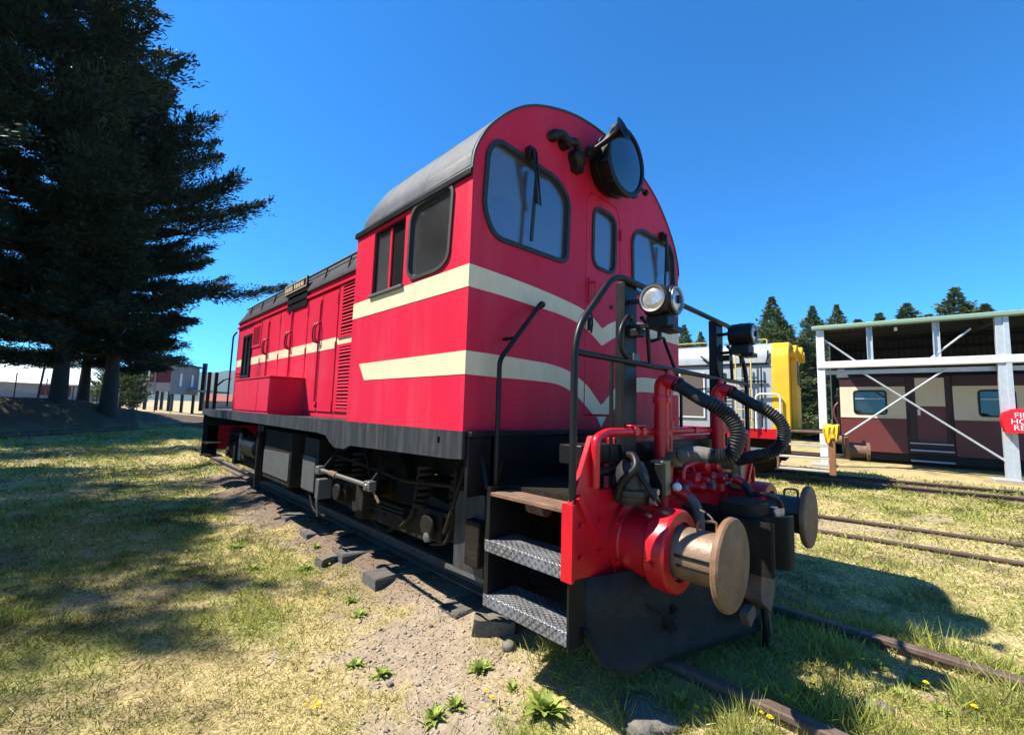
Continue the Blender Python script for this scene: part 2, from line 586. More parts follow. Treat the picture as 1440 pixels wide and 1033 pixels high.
def dirt_mask(x, y):
    """1 on bare dirt, 0 on grass"""
    x = np.asarray(x, float)
    y = np.asarray(y, float)
    n = fbm(x, y, 1.3, 4) - 0.5
    n2 = fbm(x + 31, y - 17, 5.0, 3) - 0.5
    bed = sstep(-1.45, -0.98, x + 0.7 * n + 0.5 * n2) * sstep(1.7, 1.0, x + 0.8 * n) * sstep(-0.5, 0.4, y + 1.2 * n) * sstep(8.5, 7.0, y + n)
    patch = np.exp(-(((x + 1.22) / 0.46) ** 2 + ((y - 0.30) / 0.95) ** 2) ** 1.2)
    n3 = fbm(x + 3, y + 9, 14.0, 2) - 0.5
    patch = sstep(0.30, 0.75, patch + 0.9 * n + 0.7 * n2 + 0.5 * n3)
    front = 0.55 * sstep(-1.0, -0.6, x) * sstep(1.1, 0.7, x) * sstep(0.5, 0.62, fbm(x, y, 2.2, 3)) * (y < 0.5)
    trk2 = 0.6 * np.exp(-((x - 5.0 + 0.12 * (y + 1)) / 0.75) ** 4) * sstep(0.35, 0.6, fbm(x, y, 1.5, 3))
    bald = 0.7 * sstep(0.63, 0.75, fbm(x - 7, y + 3, 0.8, 4))
    return np.clip(np.maximum.reduce([bed, patch, front, trk2, bald]), 0, 1)


def green_mask(x, y):
    g = fbm(x + 50, y + 20, 0.7, 4)
    g2 = fbm(x - 20, y + 70, 3.5, 3)
    left = sstep(0.50, 0.70, g * 0.6 + g2 * 0.4 + 0.05 * sstep(0.5, -1.5, x))
    strip = np.exp(-((x + 1.75 + 0.03 * y) / 0.45) ** 2) * sstep(0.8, 2.0, y) * 0.7 * (g2 > 0.38)
    right = 0.75 * np.exp(-((x - 9.0) / 2.2) ** 2) * sstep(0.35, 0.6, g2)
    return np.clip(left * np.where(x > 1.2, 0.55, 1.0) + strip + right, 0, 1)


# ------------------------------------------------------------------ ground sheet
def axis_coords(lo, hi, step, far_lo, far_hi, gr=1.06):
    c = list(np.arange(lo, hi + 1e-6, step))
    s = step
    x = c[0]
    left = []
    while x > far_lo:
        s *= gr
        x -= s
        left.append(x)
    s = step
    x = c[-1]
    right = []
    while x < far_hi:
        s *= gr
        x += s
        right.append(x)
    return np.array(left[::-1] + c + right)


def make_ground():
    xs = axis_coords(-6.5, 4.0, 0.055, -5000, 5000)
    ys = axis_coords(-3.6, 7.0, 0.055, -2000, 5000)
    X, Y = np.meshgrid(xs, ys, indexing='ij')
    Z = ground_z(X, Y)
    far = np.maximum(np.abs(X), np.abs(Y))
    Z = np.where(far > 300, np.minimum(Z, 0.2), Z)
    nx, ny = len(xs), len(ys)
    v = np.stack([X, Y, Z], -1).reshape(-1, 3)
    idx = np.arange(nx * ny).reshape(nx, ny)
    f = np.stack([idx[:-1, :-1], idx[1:, :-1], idx[1:, 1:], idx[:-1, 1:]], -1).reshape(-1, 4)
    me = bpy.data.meshes.new('ground')
    me.vertices.add(len(v))
    me.vertices.foreach_set('co', v.ravel())
    me.loops.add(f.size)
    me.loops.foreach_set('vertex_index', f.ravel())
    me.polygons.add(len(f))
    me.polygons.foreach_set('loop_start', np.arange(0, f.size, 4))
    me.update(calc_edges=True)
    me.shade_smooth()
    dm = dirt_mask(X, Y).ravel()[:, None]
    gm = green_mask(X, Y).ravel()[:, None]
    straw = np.array([0.40, 0.315, 0.15])
    green = np.array([0.25, 0.24, 0.075])
    dirt = np.array([0.30, 0.235, 0.165])
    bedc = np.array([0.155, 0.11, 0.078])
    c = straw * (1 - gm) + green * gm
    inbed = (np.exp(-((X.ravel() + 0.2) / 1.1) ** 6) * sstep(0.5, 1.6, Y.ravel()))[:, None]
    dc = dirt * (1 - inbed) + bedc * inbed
    c = c * (1 - .35 * sstep(.5, .68, fbm(X.ravel() + 13, Y.ravel() - 5, 2.2, 4)))[:, None]
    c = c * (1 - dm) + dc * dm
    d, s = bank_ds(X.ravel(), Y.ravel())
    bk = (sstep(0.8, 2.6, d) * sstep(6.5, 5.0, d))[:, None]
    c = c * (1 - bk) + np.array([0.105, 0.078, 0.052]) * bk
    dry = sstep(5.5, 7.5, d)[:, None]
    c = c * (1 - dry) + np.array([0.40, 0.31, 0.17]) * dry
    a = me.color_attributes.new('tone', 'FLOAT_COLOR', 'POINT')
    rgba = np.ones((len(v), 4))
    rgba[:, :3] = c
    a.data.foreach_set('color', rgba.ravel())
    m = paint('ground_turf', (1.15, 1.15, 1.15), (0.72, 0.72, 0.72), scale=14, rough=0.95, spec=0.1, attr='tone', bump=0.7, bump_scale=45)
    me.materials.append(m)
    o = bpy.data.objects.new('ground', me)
    link(o)
    tag(o, 'dry mown grass ground with bare earth beside the track', 'ground', kind='structure')
    return o


make_ground()


# ------------------------------------------------------------------ railway tracks
def rail_profile(h=0.11):
    w, f = 0.033, 0.058
    return [(-f, -h), (f, -h), (f, -h + 0.012), (0.009, -h + 0.026), (0.009, -0.036), (w, -0.026), (w, -0.005), (w - 0.007, 0),
            (-w + 0.007, 0), (-w, -0.005), (-w, -0.026), (-0.009, -0.036), (-0.009, -h + 0.026), (-f, -h + 0.012)]


def rail(root, x, y0, y1, seg=1, wob=0.0):
    pr = rail_profile()
    b = MB()
    n = len(pr)
    ys = np.linspace(y0, y1, seg + 1)
    vs = []
    for y in ys:
        ox = wob * math.sin(y * 0.7 + x)
        oz = -abs(wob) * 0.3 * math.sin(y * 0.9) ** 2
        vs += [(x + ox + a, y, c + oz) for a, c in pr]
    fs = []
    for i in range(seg):
        for k in range(n):
            l = (k + 1) % n
            fs.append((i * n + k, i * n + l, (i + 1) * n + l, (i + 1) * n + k))
    fs += [tuple(range(n)), tuple(range(seg * n, seg * n + n))]
    b.add(vs, fs)
    return b.build('rail', 'rail', root, 30)


def sleeper_mesh(seed, length=2.0, w=0.22, h=0.13):
    r = random.Random(seed)
    b = MB()
    n = 10
    vs = []
    for i in range(n + 1):
        x = -length / 2 + length * i / n
        j = lambda s: r.uniform(-s, s)
        vs += [(x, -w / 2 + j(.008), -h), (x, w / 2 + j(.008), -h), (x, w / 2 + j(.010), -0.012 + j(.006)), (x, w / 2 - 0.02 + j(.006), j(.005)),
               (x, 0.01 + j(.02), -0.006 + j(.006)), (x, -w / 2 + 0.02 + j(.006), j(.005)), (x, -w / 2 + j(.010), -0.012 + j(.006))]
    fs = []
    for i in range(n):
        for k in range(7):
            l = (k + 1) % 7
            fs.append((i * 7 + k, i * 7 + l, (i + 1) * 7 + l, (i + 1) * 7 + k))
    fs += [tuple(range(7)), tuple(range(n * 7, n * 7 + 7))]
    b.add(vs, fs)
    me = bpy.data.meshes.new('sleeper')
    me.from_pydata(b.v, [], b.f)
    bm = bmesh.new()
    bm.from_mesh(me)
    bmesh.ops.recalc_face_normals(bm, faces=bm.faces)
    bm.to_mesh(me)
    bm.free()
    me.materials.append(M['sleeper'])
    return me


SLEEPERS = [sleeper_mesh(i) for i in range(4)]


def put_sleeper(root, x, y, z, rz, i):
    o = bpy.data.objects.new('sleeper', SLEEPERS[i % 4])
    link(o, root)
    o.location = (x, y, z)
    o.rotation_euler = (random.uniform(-.02, .02), random.uniform(-.015, .015), rz)
    return o


def railway_track(label, loc, rz, y0, y1, spacing=0.76, sink=-0.115, gauge=1.13, wob=0.0):
    root = thing('railway_track', label, 'railway track', loc, rz)
    for s in (-1, 1):
        rail(root, s * gauge / 2, y0, y1, 24, wob)
    y = y0 + 0.2
    i = 0
    while y < y1:
        put_sleeper(root, random.uniform(-.05, .05), y + random.uniform(-.05, .05), sink + random.uniform(-.012, .008), random.uniform(-.03, .03), i)
        y += spacing
        i += 1
    return root


near = thing('railway_track', 'rusty railway track under the red locomotive, dark sleeper ends showing', 'railway track')
for s in (-1, 1):
    rail(near, s * 0.565, -9, 16, 40, 0.004)
ends = [(-0.80, -3.05), (-0.85, -2.3), (-0.86, -1.55), (-0.9, -0.85), (-0.88, 0.62), (-1.06, 1.37), (-1.02, 2.08), (-1.0, 2.93), (-0.95, 3.75), (-0.92, 4.75), (-0.9, 5.6),
        (-0.9, 6.4), (-0.9, 7.2), (-0.95, 8.0), (-0.9, 8.8), (-0.95, 9.6), (-0.9, 10.4), (-0.95, 11.3)]
for i, (xe, y) in enumerate(ends):
    put_sleeper(near, xe + 1.0, y, -0.112 - (0.03 if y < 0.7 else 0.0), random.uniform(-.04, .04), i)

railway_track('weedy railway track crossing the grass between the red locomotive and the shed', (4.98, -1.0, -0.24), 0.12, -12, 20, 0.78, -0.13, 1.12, 0.006)
railway_track('railway track under the grey and yellow locomotive', (9.72, 0.90, -0.10), 0.17, -16, 14, 0.76, -0.115)
_a = math.atan2(-LTD[0], LTD[1])
railway_track('shaded railway siding at the foot of the bank', (float(LT0[0]), float(LT0[1]), 0.09), _a, -14, 24, 0.76, -0.115)

# ------------------------------------------------------------------ the red locomotive
loco = thing('diesel_locomotive', 'red diesel locomotive with cream stripes and rounded cab, standing nearest the camera', 'locomotive')
CW = 1.30     # half width of the cab
RB = 1.084    # running board height
HW = 0.90     # half width of the hood
CY = 1.45     # cab rear

PROF = [(1.30, 2.56), (1.285, 2.67), (1.238, 2.78), (1.19, 2.86), (1.13, 2.935), (1.01, 3.06), (0.86, 3.175), (0.68, 3.265), (0.45, 3.345), (0.23, 3.388), (0, 3.40)]
ARCH = [(-x, z) for x, z in PROF] + [(x, z) for x, z in PROF[-2::-1]]     # left to right
ARCH = [(q.x, q.y) for q in smooth_path([(x, z, 0) for x, z in ARCH], 3)]

# windows of the front (left one; the right one is its mirror)
WL = [(-1.215, 2.36), (-1.195, 2.73), (-1.12, 2.82), (-0.56, 2.80), (-0.43, 2.70), (-0.445, 2.235), (-1.13, 2.215)]
WLr = rr(WL, [0.10, 0.07, 0.07, 0.10, 0.10, 0.08, 0.10])
WRr = [(-x, z) for x, z in WLr[::-1]]
DOOR = [(-0.214, 1.19), (0.230, 1.19), (0.250, 2.30), (0.235, 2.78), (0.19, 2.86), (-0.17, 2.86), (-0.212, 2.78)]
DOORr = rr(DOOR, [0.02, 0.02, 0.3, 0.08, 0.08, 0.08, 0.1], 4)
WD = rr([(-0.135, 2.30), (0.165, 2.30), (0.178, 2.77), (-0.128, 2.77)], 0.10, 6)

outline = [(-CW, RB)] + ARCH + [(CW, RB)]
fw = MB().plate(outline, [WLr, WRr, grow(DOORr, 0.006)], 'xz', 0.0, 0.045).build('cab_front_wall', 'red', loco, 20)
MB().plate([(x * 0.955, z * 0.99 + 0.02) for x, z in outline], [grow(WLr, 0.01), grow(WRr, 0.01), grow(DOORr, 0.012)], 'xz', 0.05, 0.06).build('front_lining', 'lining', loco, 20)
door = MB().plate(DOORr, [WD], 'xz', 0.001, 0.04).build('front_door', 'red', loco, 20)


# cream stripes, one curve for each edge (x <= 0 half), mirrored
def interp(pts, xs):
    px = [p[0] for p in pts]
    pz = [p[1] for p in pts]
    # monotone smooth-ish interpolation
    P = smooth_path([(a, b, 0) for a, b in pts], 8)
    return np.interp(xs, [q.x for q in P], [q.y for q in P])


S1T = [(-1.302, 2.010), (-1.01, 2.004), (-0.73, 1.992), (-0.47, 1.972), (-0.25, 1.945), (-0.11, 1.900), (0.0, 1.840)]
S1B = [(-1.302, 1.880), (-1.05, 1.879), (-0.78, 1.870), (-0.515, 1.862), (-0.295, 1.832), (-0.152, 1.786), (0.0, 1.708)]
S2T = [(-1.302, 1.522), (-1.06, 1.522), (-0.77, 1.518), (-0.58, 1.512), (-0.375, 1.478), (-0.196, 1.405), (-0.09, 1.33), (0.0, 1.258)]
S2B = [(-1.302, 1.392), (-1.06, 1.392), (-0.76, 1.394), (-0.54, 1.388), (-0.392, 1.354), (-0.261, 1.292), (-0.143, 1.215), (-0.07, 1.15), (0.0, 1.098)]


def stripe(top, bot, x0, x1, parent, yface):
    xs = np.linspace(x0, x1, max(3, int(abs(x1 - x0) / 0.03)))
    t = interp(top, -np.abs(xs))
    b = interp(bot, -np.abs(xs))
    if parent is door:
        b = np.maximum(b, 1.195)
    poly = list(zip(xs, t)) + list(zip(xs[::-1], b[::-1]))
    MB().plate([(float(a), float(c)) for a, c in poly], [], 'xz', yface - 0.0022, yface + 0.001).build('stripe', 'cream', parent, 0)


for T, Bt in ((S1T, S1B), (S2T, S2B)):
    stripe(T, Bt, -1.302, -0.2235, fw, 0.0)
    stripe(T, Bt, 0.2555 if T is S1T else 0.2435, 1.302, fw, 0.0)
    stripe(T, Bt, -0.209, 0.225 if T is S2T else 0.236, door, 0.001)
MB().plate([(-0.062, 1.178), (0.062, 1.178), (0.0, 1.098)], [], 'xz', -0.0022, 0.001).build('stripe', 'cream', fw, 0)


# cab sides
QW = rr([(0.175, 2.50), (0.195, 2.08), (0.30, 2.035), (0.60, 2.035), (0.65, 2.10), (0.648, 2.46), (0.585, 2.535), (0.205, 2.54)], [.05, .14, .14, .05, .05, .06, .06, .04], 4)
SW = [(0.715, 2.025), (1.16, 2.02), (1.16, 2.505), (0.715, 2.51)]
side_out = [(0.0, RB), (CY, RB), (CY, 2.56), (0.0, 2.56)]
walls = {}
for s in (-1, 1):
    x0, x1 = (s * CW, s * (CW - 0.045))
    wl = MB().plate([(0.0455, RB), (CY, RB), (CY, 2.56), (0.0455, 2.56)], [QW, SW], 'yz', x0, x1).build('cab_side_wall', 'red', loco, 20)
    walls[s] = wl
    MB().plate([(0.06, RB + .02), (CY - .05, RB + .02), (CY - .05, 2.56), (0.06, 2.56)], [grow(QW, .01), grow(SW, .01)], 'yz', s * (CW - 0.05), s * (CW - 0.06)).build('side_lining', 'lining', loco, 20)
    MB().plate([(-0.0015, 1.880), (CY - .003, 1.876), (CY - .003, 2.000), (-0.0015, 2.010)], [], 'yz', s * (CW + 0.0025), s * (CW - 0.001)).build('stripe', 'cream', wl, 0)
    MB().plate([(-0.0015, 1.392), (1.185, 1.392), (1.285, 1.517), (-0.0015, 1.522)], [], 'yz', s * (CW + 0.0025), s * (CW - 0.001)).build('stripe', 'cream', wl, 0)
    # quarter window: rubber and pane
    wn = MB().plate(grow(QW, 0.010), [grow(QW, -0.014)], 'yz', s * (CW + 0.012), s * (CW - 0.03)).build('side_window', 'rubber', loco, 30)
    MB().plate(grow(QW, -0.010), [], 'yz', s * (CW - 0.012), s * (CW - 0.016)).build('pane', 'glass', wn, 0)
    wn = MB().plate([(0.69, 2.0), (1.185, 2.0), (1.185, 2.53), (0.69, 2.53)], [[(0.735, 2.04), (1.145, 2.04), (1.145, 2.49), (0.735, 2.49)]], 'yz', s * (CW - 0.012), s * (CW - 0.047)).build('sliding_window', 'black', loco, 30)
    MB().box(*sorted((s * (CW - 0.03), s * (CW - 0.02))), 0.93, 0.955, 2.04, 2.49).build('sash_bar', 'red', wn)
    MB().plate([(0.735, 2.04), (0.94, 2.04), (0.94, 2.49), (0.735, 2.49)], [], 'yz', s * (CW - 0.034), s * (CW - 0.038)).build('pane', 'dark_glass', wn, 0)
    MB().plate([(0.94, 2.04), (1.145, 2.04), (1.145, 2.49), (0.94, 2.49)], [], 'yz', s * (CW - 0.026), s * (CW - 0.030)).build('pane', 'glass', wn, 0)
    MB().box(*sorted((s * (CW - 0.01), s * (CW + 0.022))), 0.70, 1.175, 2.0, 2.022).build('sill', 'grey_steel', wn, 30, 0.004)
    # gutter under the roof edge
    MB().box(*sorted((s * (CW + 0.018), s * (CW - 0.005))), 0.0, CY + 0.02, 2.53, 2.575).build('gutter', 'black', loco, 30, 0.006)
MB().plate([(-CW + .046, RB)] + [(x * .96, z - .03) for x, z in ARCH] + [(CW - .046, RB)], [[(-0.5, 2.15), (-0.5, 2.5), (-0.95, 2.5), (-0.95, 2.15)], [(0.95, 2.15), (0.95, 2.5), (0.5, 2.5), (0.5, 2.15)]], 'xz', CY - .04, CY - .002).build('cab_rear_wall', 'red', loco, 20)
for s in (-1, 1):
    MB().box(*sorted((s * .48, s * .97)), CY - .022, CY - .016, 2.13, 2.52).build('pane', 'dark_glass', loco)
MB().box(-CW + .05, CW - .05, 0.062, CY - .05, RB - 0.01, RB + 0.012).build('cab_floor', 'black', loco)

# cab roof: swept arch with a rounded rear end
b = MB()
stations = [(0.004, 1.0, 0.0), (0.02, 1.0, 0.012), (0.5, 1.0, 0.012), (1.0, 1.0, 0.012), (1.2, 0.995, 0.012), (1.32, 0.975, 0.0), (1.40, 0.93, -.01), (1.45, 0.85, -.03), (1.475, 0.70, -.05), (1.48, 0.0, -.05)]
rows = []
for y, k, g in stations:
    row = []
    for x, z in ARCH:
        zz = 2.56 + (z - 2.56) * k + (g if z > 2.6 else 0)
        nx = x * (1 + (g / 1.3 if abs(x) > 0.3 else 0))
        row.append((nx, y, zz))
    rows.append(row)
n = len(ARCH)
vs = [q for row in rows for q in row]
fs = [(i * n + k, i * n + k + 1, (i + 1) * n + k + 1, (i + 1) * n + k) for i in range(len(rows) - 1) for k in range(n - 1)]
roof = MB().add(vs, fs).build('cab_roof', 'roof', loco, 40)
sol = roof.modifiers.new('solid', 'SOLIDIFY')
sol.thickness = 0.02
sol.offset = -1
MB().tube([(x * 1.008, 0.50, z + .013) for x, z in ARCH], 0.003, 6).build('roof_seam', 'roof', roof)
MB().tube([(x * 1.008, 1.05, z + .013) for x, z in ARCH], 0.003, 6).build('roof_seam', 'roof', roof)
MB().tube([(x * 1.006, -0.001, z + .006) for x, z in ARCH], 0.009, 6).build('roof_edge', 'roof', roof)
MB().tube([(-0.35, 0.3, 3.34), (-0.35, 0.3, 3.52)], 0.005, 6).build('aerial', 'black', roof)

# windscreens: rubber, pane, wiper
for W_, nm in ((WLr, -1), (WRr, 1)):
    wn = MB().plate(grow(W_, 0.016), [grow(W_, -0.014)], 'xz', -0.012, 0.03).build('windscreen', 'rubber', loco, 30)
    MB().plate(grow(W_, -0.010), [], 'xz', 0.012, 0.017).build('pane', 'glass', wn, 0)
wn = MB().plate(grow(WD, 0.014), [grow(WD, -0.012)], 'xz', -0.010, 0.03).build('door_window', 'rubber', loco, 30)
MB().plate(grow(WD, -0.008), [], 'xz', 0.012, 0.016).build('pane', 'glass', wn, 0)
for s, xo in ((-1, -0.86), (1, 0.93)):
    b = MB()
    b.box(xo - .03, xo + .03, -0.05, -0.002, 2.80, 2.88)
    b.cyl((xo - .01, -0.075, 2.84), (xo - .01, -0.01, 2.84), 0.014, n=10)
    wp = b.build('wiper', 'black', loco, 30, 0.004)
    MB().bar((xo - .01, -0.065, 2.85), (xo + .055, -0.045, 2.52), 0.012, 0.018).bar((xo + .018, -0.06, 2.85), (xo + .085, -0.045, 2.52), 0.008, 0.012).build('arm', 'black', wp)
    MB().bar((xo + .055, -0.035, 2.78), (xo + .02, -0.032, 2.27), 0.012, 0.022).build('blade', 'rubber', wp)
# door hardware
hd = MB().tube(bent([(-0.165, 0.0, 2.16), (-0.165, -0.05, 2.16), (-0.165, -0.05, 2.03), (-0.09, -0.05, 2.03), (-0.09, 0.0, 2.03)], .02), 0.011, 8).box(-.185, -.145, -.012, 0.0, 2.0, 2.2).build('door_handle', 'red', door, 30)
MB().box(-.19, -.17, -.02, .0, 1.80, 1.9).tube([(-.18, -.03, 1.92), (-.175, -.035, 1.85), (-.182, -.03, 1.78)], .008, 6).build('door_bolt', 'black', door, 30)
MB().cyl((.125, -.008, 2.03), (.125, .0, 2.03), 0.018, n=14).build('lock', 'black', door)
for z in (1.45, 2.0, 2.6):
    MB().cyl((0.243, -.012, z), (0.243, -.012, z + .09), .009, n=8).build('hinge', 'red', door)

# headlight
HL = (0, 0, 3.10)
b = MB().lathe(HL, (0.0, -1, -0.03), [(0.0, 0.19), (0.03, 0.215), (0.075, 0.225), (0.08, 0.238), (0.10, 0.238), (0.105, 0.225), (0.165, 0.232), (0.17, 0.258), (0.205, 0.262), (0.213, 0.25), (0.213, 0.225), (0.198, 0.222), (0.198, 0.0)], 40)
hl = b.build('headlight', 'black', loco, 30)
MB().lathe((0, -0.185, 3.095), (0, -1, -0.03), [(0.016, 0.221), (0.024, 0.16), (0.028, 0.0)], 36).build('lens', glass('headlight_lens', (0.10, 0.15, 0.20), 1.5, 0.01), hl, 60)
MB().lathe((0, -0.03, 3.10), (0, -1, -0.03), [(0.0, 0.05), (0.05, 0.14), (0.15, 0.205), (0.152, 0.2), (0.052, 0.135), (0.004, 0.04)], 28).build('reflector', 'steel', hl, 60)
MB().cyl((0.25, -0.185, 2.99), (0.31, -0.185, 2.98), .012, n=8).cyl((0.31, -.185, 2.98), (0.335, -.185, 2.978), .024, n=10).build('latch_knob', 'black', hl)
for an in (200, 230, 120, 310):
    c, s_ = math.cos(R(an)), math.sin(R(an))
    MB().box(c * .258 - .014, c * .258 + .014, -.2, -.15, 3.095 + s_ * .258 - .014, 3.095 + s_ * .258 + .014).build('clip', 'black', hl, 30, .003)
# horn beside the headlight
ho = MB().lathe((-0.30, -0.05, 3.075), (0.07, -1, 0.26), [(0.0, 0.02), (0.02, 0.045), (0.06, 0.045), (0.065, 0.018), (0.20, 0.02), (0.25, 0.03), (0.29, 0.055), (0.305, 0.082), (0.31, 0.084), (0.31, 0.07), (0.28, 0.03), (0.25, 0.0)], 24).build('horn', 'black', loco, 40)
b = MB()
b.lathe((-0.38, 0.0, 3.02), (0, -1, 0), [(0, .07), (.06, .065), (.09, .03), (.09, 0)], 16)
b.tube(smooth_path([(-.36, -.05, 3.03), (-.45, -.07, 3.09), (-.52, -.06, 3.07), (-.58, -.05, 3.10), (-.64, -.03, 3.07), (-.66, 0.0, 3.06)], 5), [.03] * 26, 8)
b.lathe((-0.52, -0.0, 3.07), (0, -1, 0), [(0, .045), (.07, .04), (.08, 0)], 12)
b.lathe((-0.63, -0.0, 3.08), (0, -1, 0), [(0, .04), (.05, .036), (.06, 0)], 12)
b.box(-.42, -.34, -.06, 0.0, 2.92, 3.0)
b.build('horn_valve', 'black', ho, 40)

# running board, skirts, end beam
sk = [(-0.005, RB), (-0.005, 0.938), (0.10, 0.93), (1.36, 0.905), (1.45, 0.872), (1.62, 0.868), (1.72, 0.90), (1.82, 0.955), (2.0, 0.965), (3.6, 0.968), (6.4, 0.968), (6.75, 0.99), (7.0, 0.99), (7.0, RB)]
for s in (-1, 1):
    MB().plate(sk, [rr([(0.20, 1.005), (0.225, 1.005), (0.225, 1.045), (0.20, 1.045)], .008, 2)], 'yz', s * (CW + .004), s * (CW - .016)).build('skirt', 'skirt', loco, 30)
MB().box(-CW + .017, CW - .017, 0.0, 6.99, RB - 0.03, RB - 0.012).build('running_board', 'skirt', loco)
MB().box(-CW + .017, CW - .017, 6.975, 6.995, 0.80, RB - .032).build('rear_beam', 'black', loco)
b = MB()
for y in np.arange(CY + .25, 6.9, .45):
    for s in (-1, 1):
        b.box(*sorted((s * (CW - .02), s * (HW + .01))), y, y + .006, RB - .0115, RB - .009)
tag(b.build('deck_joint', 'black', loco), kind='stuff')
MB().box(-1.12, 1.12, -0.03, -0.006, 0.30, RB - .035).box(-1.28, -1.10, -0.03, -0.006, 0.74, RB - .035).box(1.10, 1.28, -0.03, -0.006, 0.74, RB - .035).build('end_plate', 'black', loco)
MB().box(-1.28, 1.28, -0.05, -0.001, RB - .03, RB - .002).build('front_ledge', 'black', loco, 30, .004)
for s in (-1, 1):
    MB().box(*sorted((s * 0.30, s * 0.46)), -0.60, 6.8, 0.62, 0.92).build('frame_girder', 'grime', loco)

# ---- front deck, headstock, steps
FY = -0.655    # headstock front plane
MB().box(-1.06, 1.06, -0.63, -0.032, 0.775, 0.80).build('front_deck', 'grime', loco)
MB().box(-1.05, 1.05, -0.60, -0.46, 0.95, 1.045).build('cross_beam', 'black', loco, 30, .006)
MB().tube([(-1.0, -0.62, 0.915), (1.0, -0.62, 0.915)], 0.022, 10).build('train_pipe', 'black', loco)
# red headstock with raised wings
hs_out = [(-1.19, 0.475), (-1.06, 0.46), (-0.60, 0.36), (0.60, 0.36), (1.06, 0.46), (1.19, 0.475), (1.19, 0.80), (1.10, 0.98), (1.045, 1.095), (1.01, 1.095), (0.98, 0.84), (-0.98, 0.84), (-1.01, 1.095), (-1.045, 1.095), (-1.10, 0.98), (-1.19, 0.80)]
hsk = MB().plate(hs_out, [], 'xz', FY, FY + .03).build('headstock', 'red_gloss', loco, 20, .005)
for s in (-1, 1):
    MB().plate([(FY - .02, 0.472), (FY + .04, 0.472), (FY + .04, 0.80), (FY - .02, 0.80)], [], 'yz', s * 1.193, s * 1.212).build('wing_flange', 'red_gloss', hsk)
    for z in (0.56, 0.70):
        for x in (1.13, 0.98):
            MB().cyl((s * x, FY, z), (s * x, FY - .014, z), .013, n=6).build('bolt', 'red_gloss', hsk)
    MB().bar((s * 1.0, FY - .003, 0.60), (s * 1.16, FY - .003, 0.83), .03, .03).build('gusset', 'red_gloss', hsk)
MB().box(-0.72, 0.72, -0.57, -0.50, 0.80, 1.075).box(-.74, .74, -.575, -.49, .93, .95).build('centre_panel', 'red_gloss', loco, 30, .006)
# release lever pipe along the top of the headstock
MB().tube(bent([(-1.03, FY - .01, 0.86), (-1.045, FY - .02, 1.085), (-0.90, FY + .01, 1.11), (0.90, FY + .01, 1.11), (1.045, FY - .02, 1.085), (1.03, FY - .01, .86)], .04), 0.022, 12).build('release_rod', 'red_gloss', loco, 60)
for x in (-.66, -.58, .1, .62):
    MB().box(x - .02, x + .02, FY - .02, FY + .035, 1.09, 1.135).build('rod_bracket', 'red_gloss', loco, 30, .004)
MB().box(-.70, -.50, FY - .005, FY + .03, 1.136, 1.146).build('rod_plate', 'red_gloss', loco, 30, .003)

# steps at the side
for s in (-1, 1):
    X = s * 1.2
    st = MB().plate([(-0.098, 0.22), (-0.098, 0.80), (-0.128, 0.80), (-0.128, 0.22)], [], 'yz', X, X - s * .30).build('step_side', 'black', loco, 30)
    MB().plate([(X, 0.185), (X - s * .11, 0.185), (X - s * .11, 0.47), (X, 0.47)], [], 'xz', FY + .001, FY + .012).build('step_end_plate', 'black', st, 30)
    MB().plate([(X, 0.47), (X - s * .05, 0.47), (X - s * .05, 0.78), (X, 0.78)], [], 'xz', FY + .034, FY + .044).build('step_stile', 'black', st, 30)
    for z in (0.532, 0.262):
        b = MB()
        b.box(*sorted((X - s * .001, X - s * .20)), -0.648, -0.13, z - .006, z)
        b.box(*sorted((X - s * .001, X + s * .006)), -0.648, -0.102, z - .058, z)
        b.build('tread', 'tread', st, 30, .003)
    MB().box(*sorted((X, X - s * .34)), -0.62, -0.128, 0.755, 0.775).build('step_platform', 'rust', st, 30, .003)
    MB().bar((X, -.1, .79), (X - s * .02, -.0, 1.0), .02, .012).build('step_brace', 'black', st)
    # hanger cylinder under platform and dark inner plate
    MB().lathe((X - s * .2, -.35, .70), (0, 1, 0), [(0, .0), (.0, .04), (.12, .04), (.12, 0)], 14).build('step_bracket', 'rust', st)

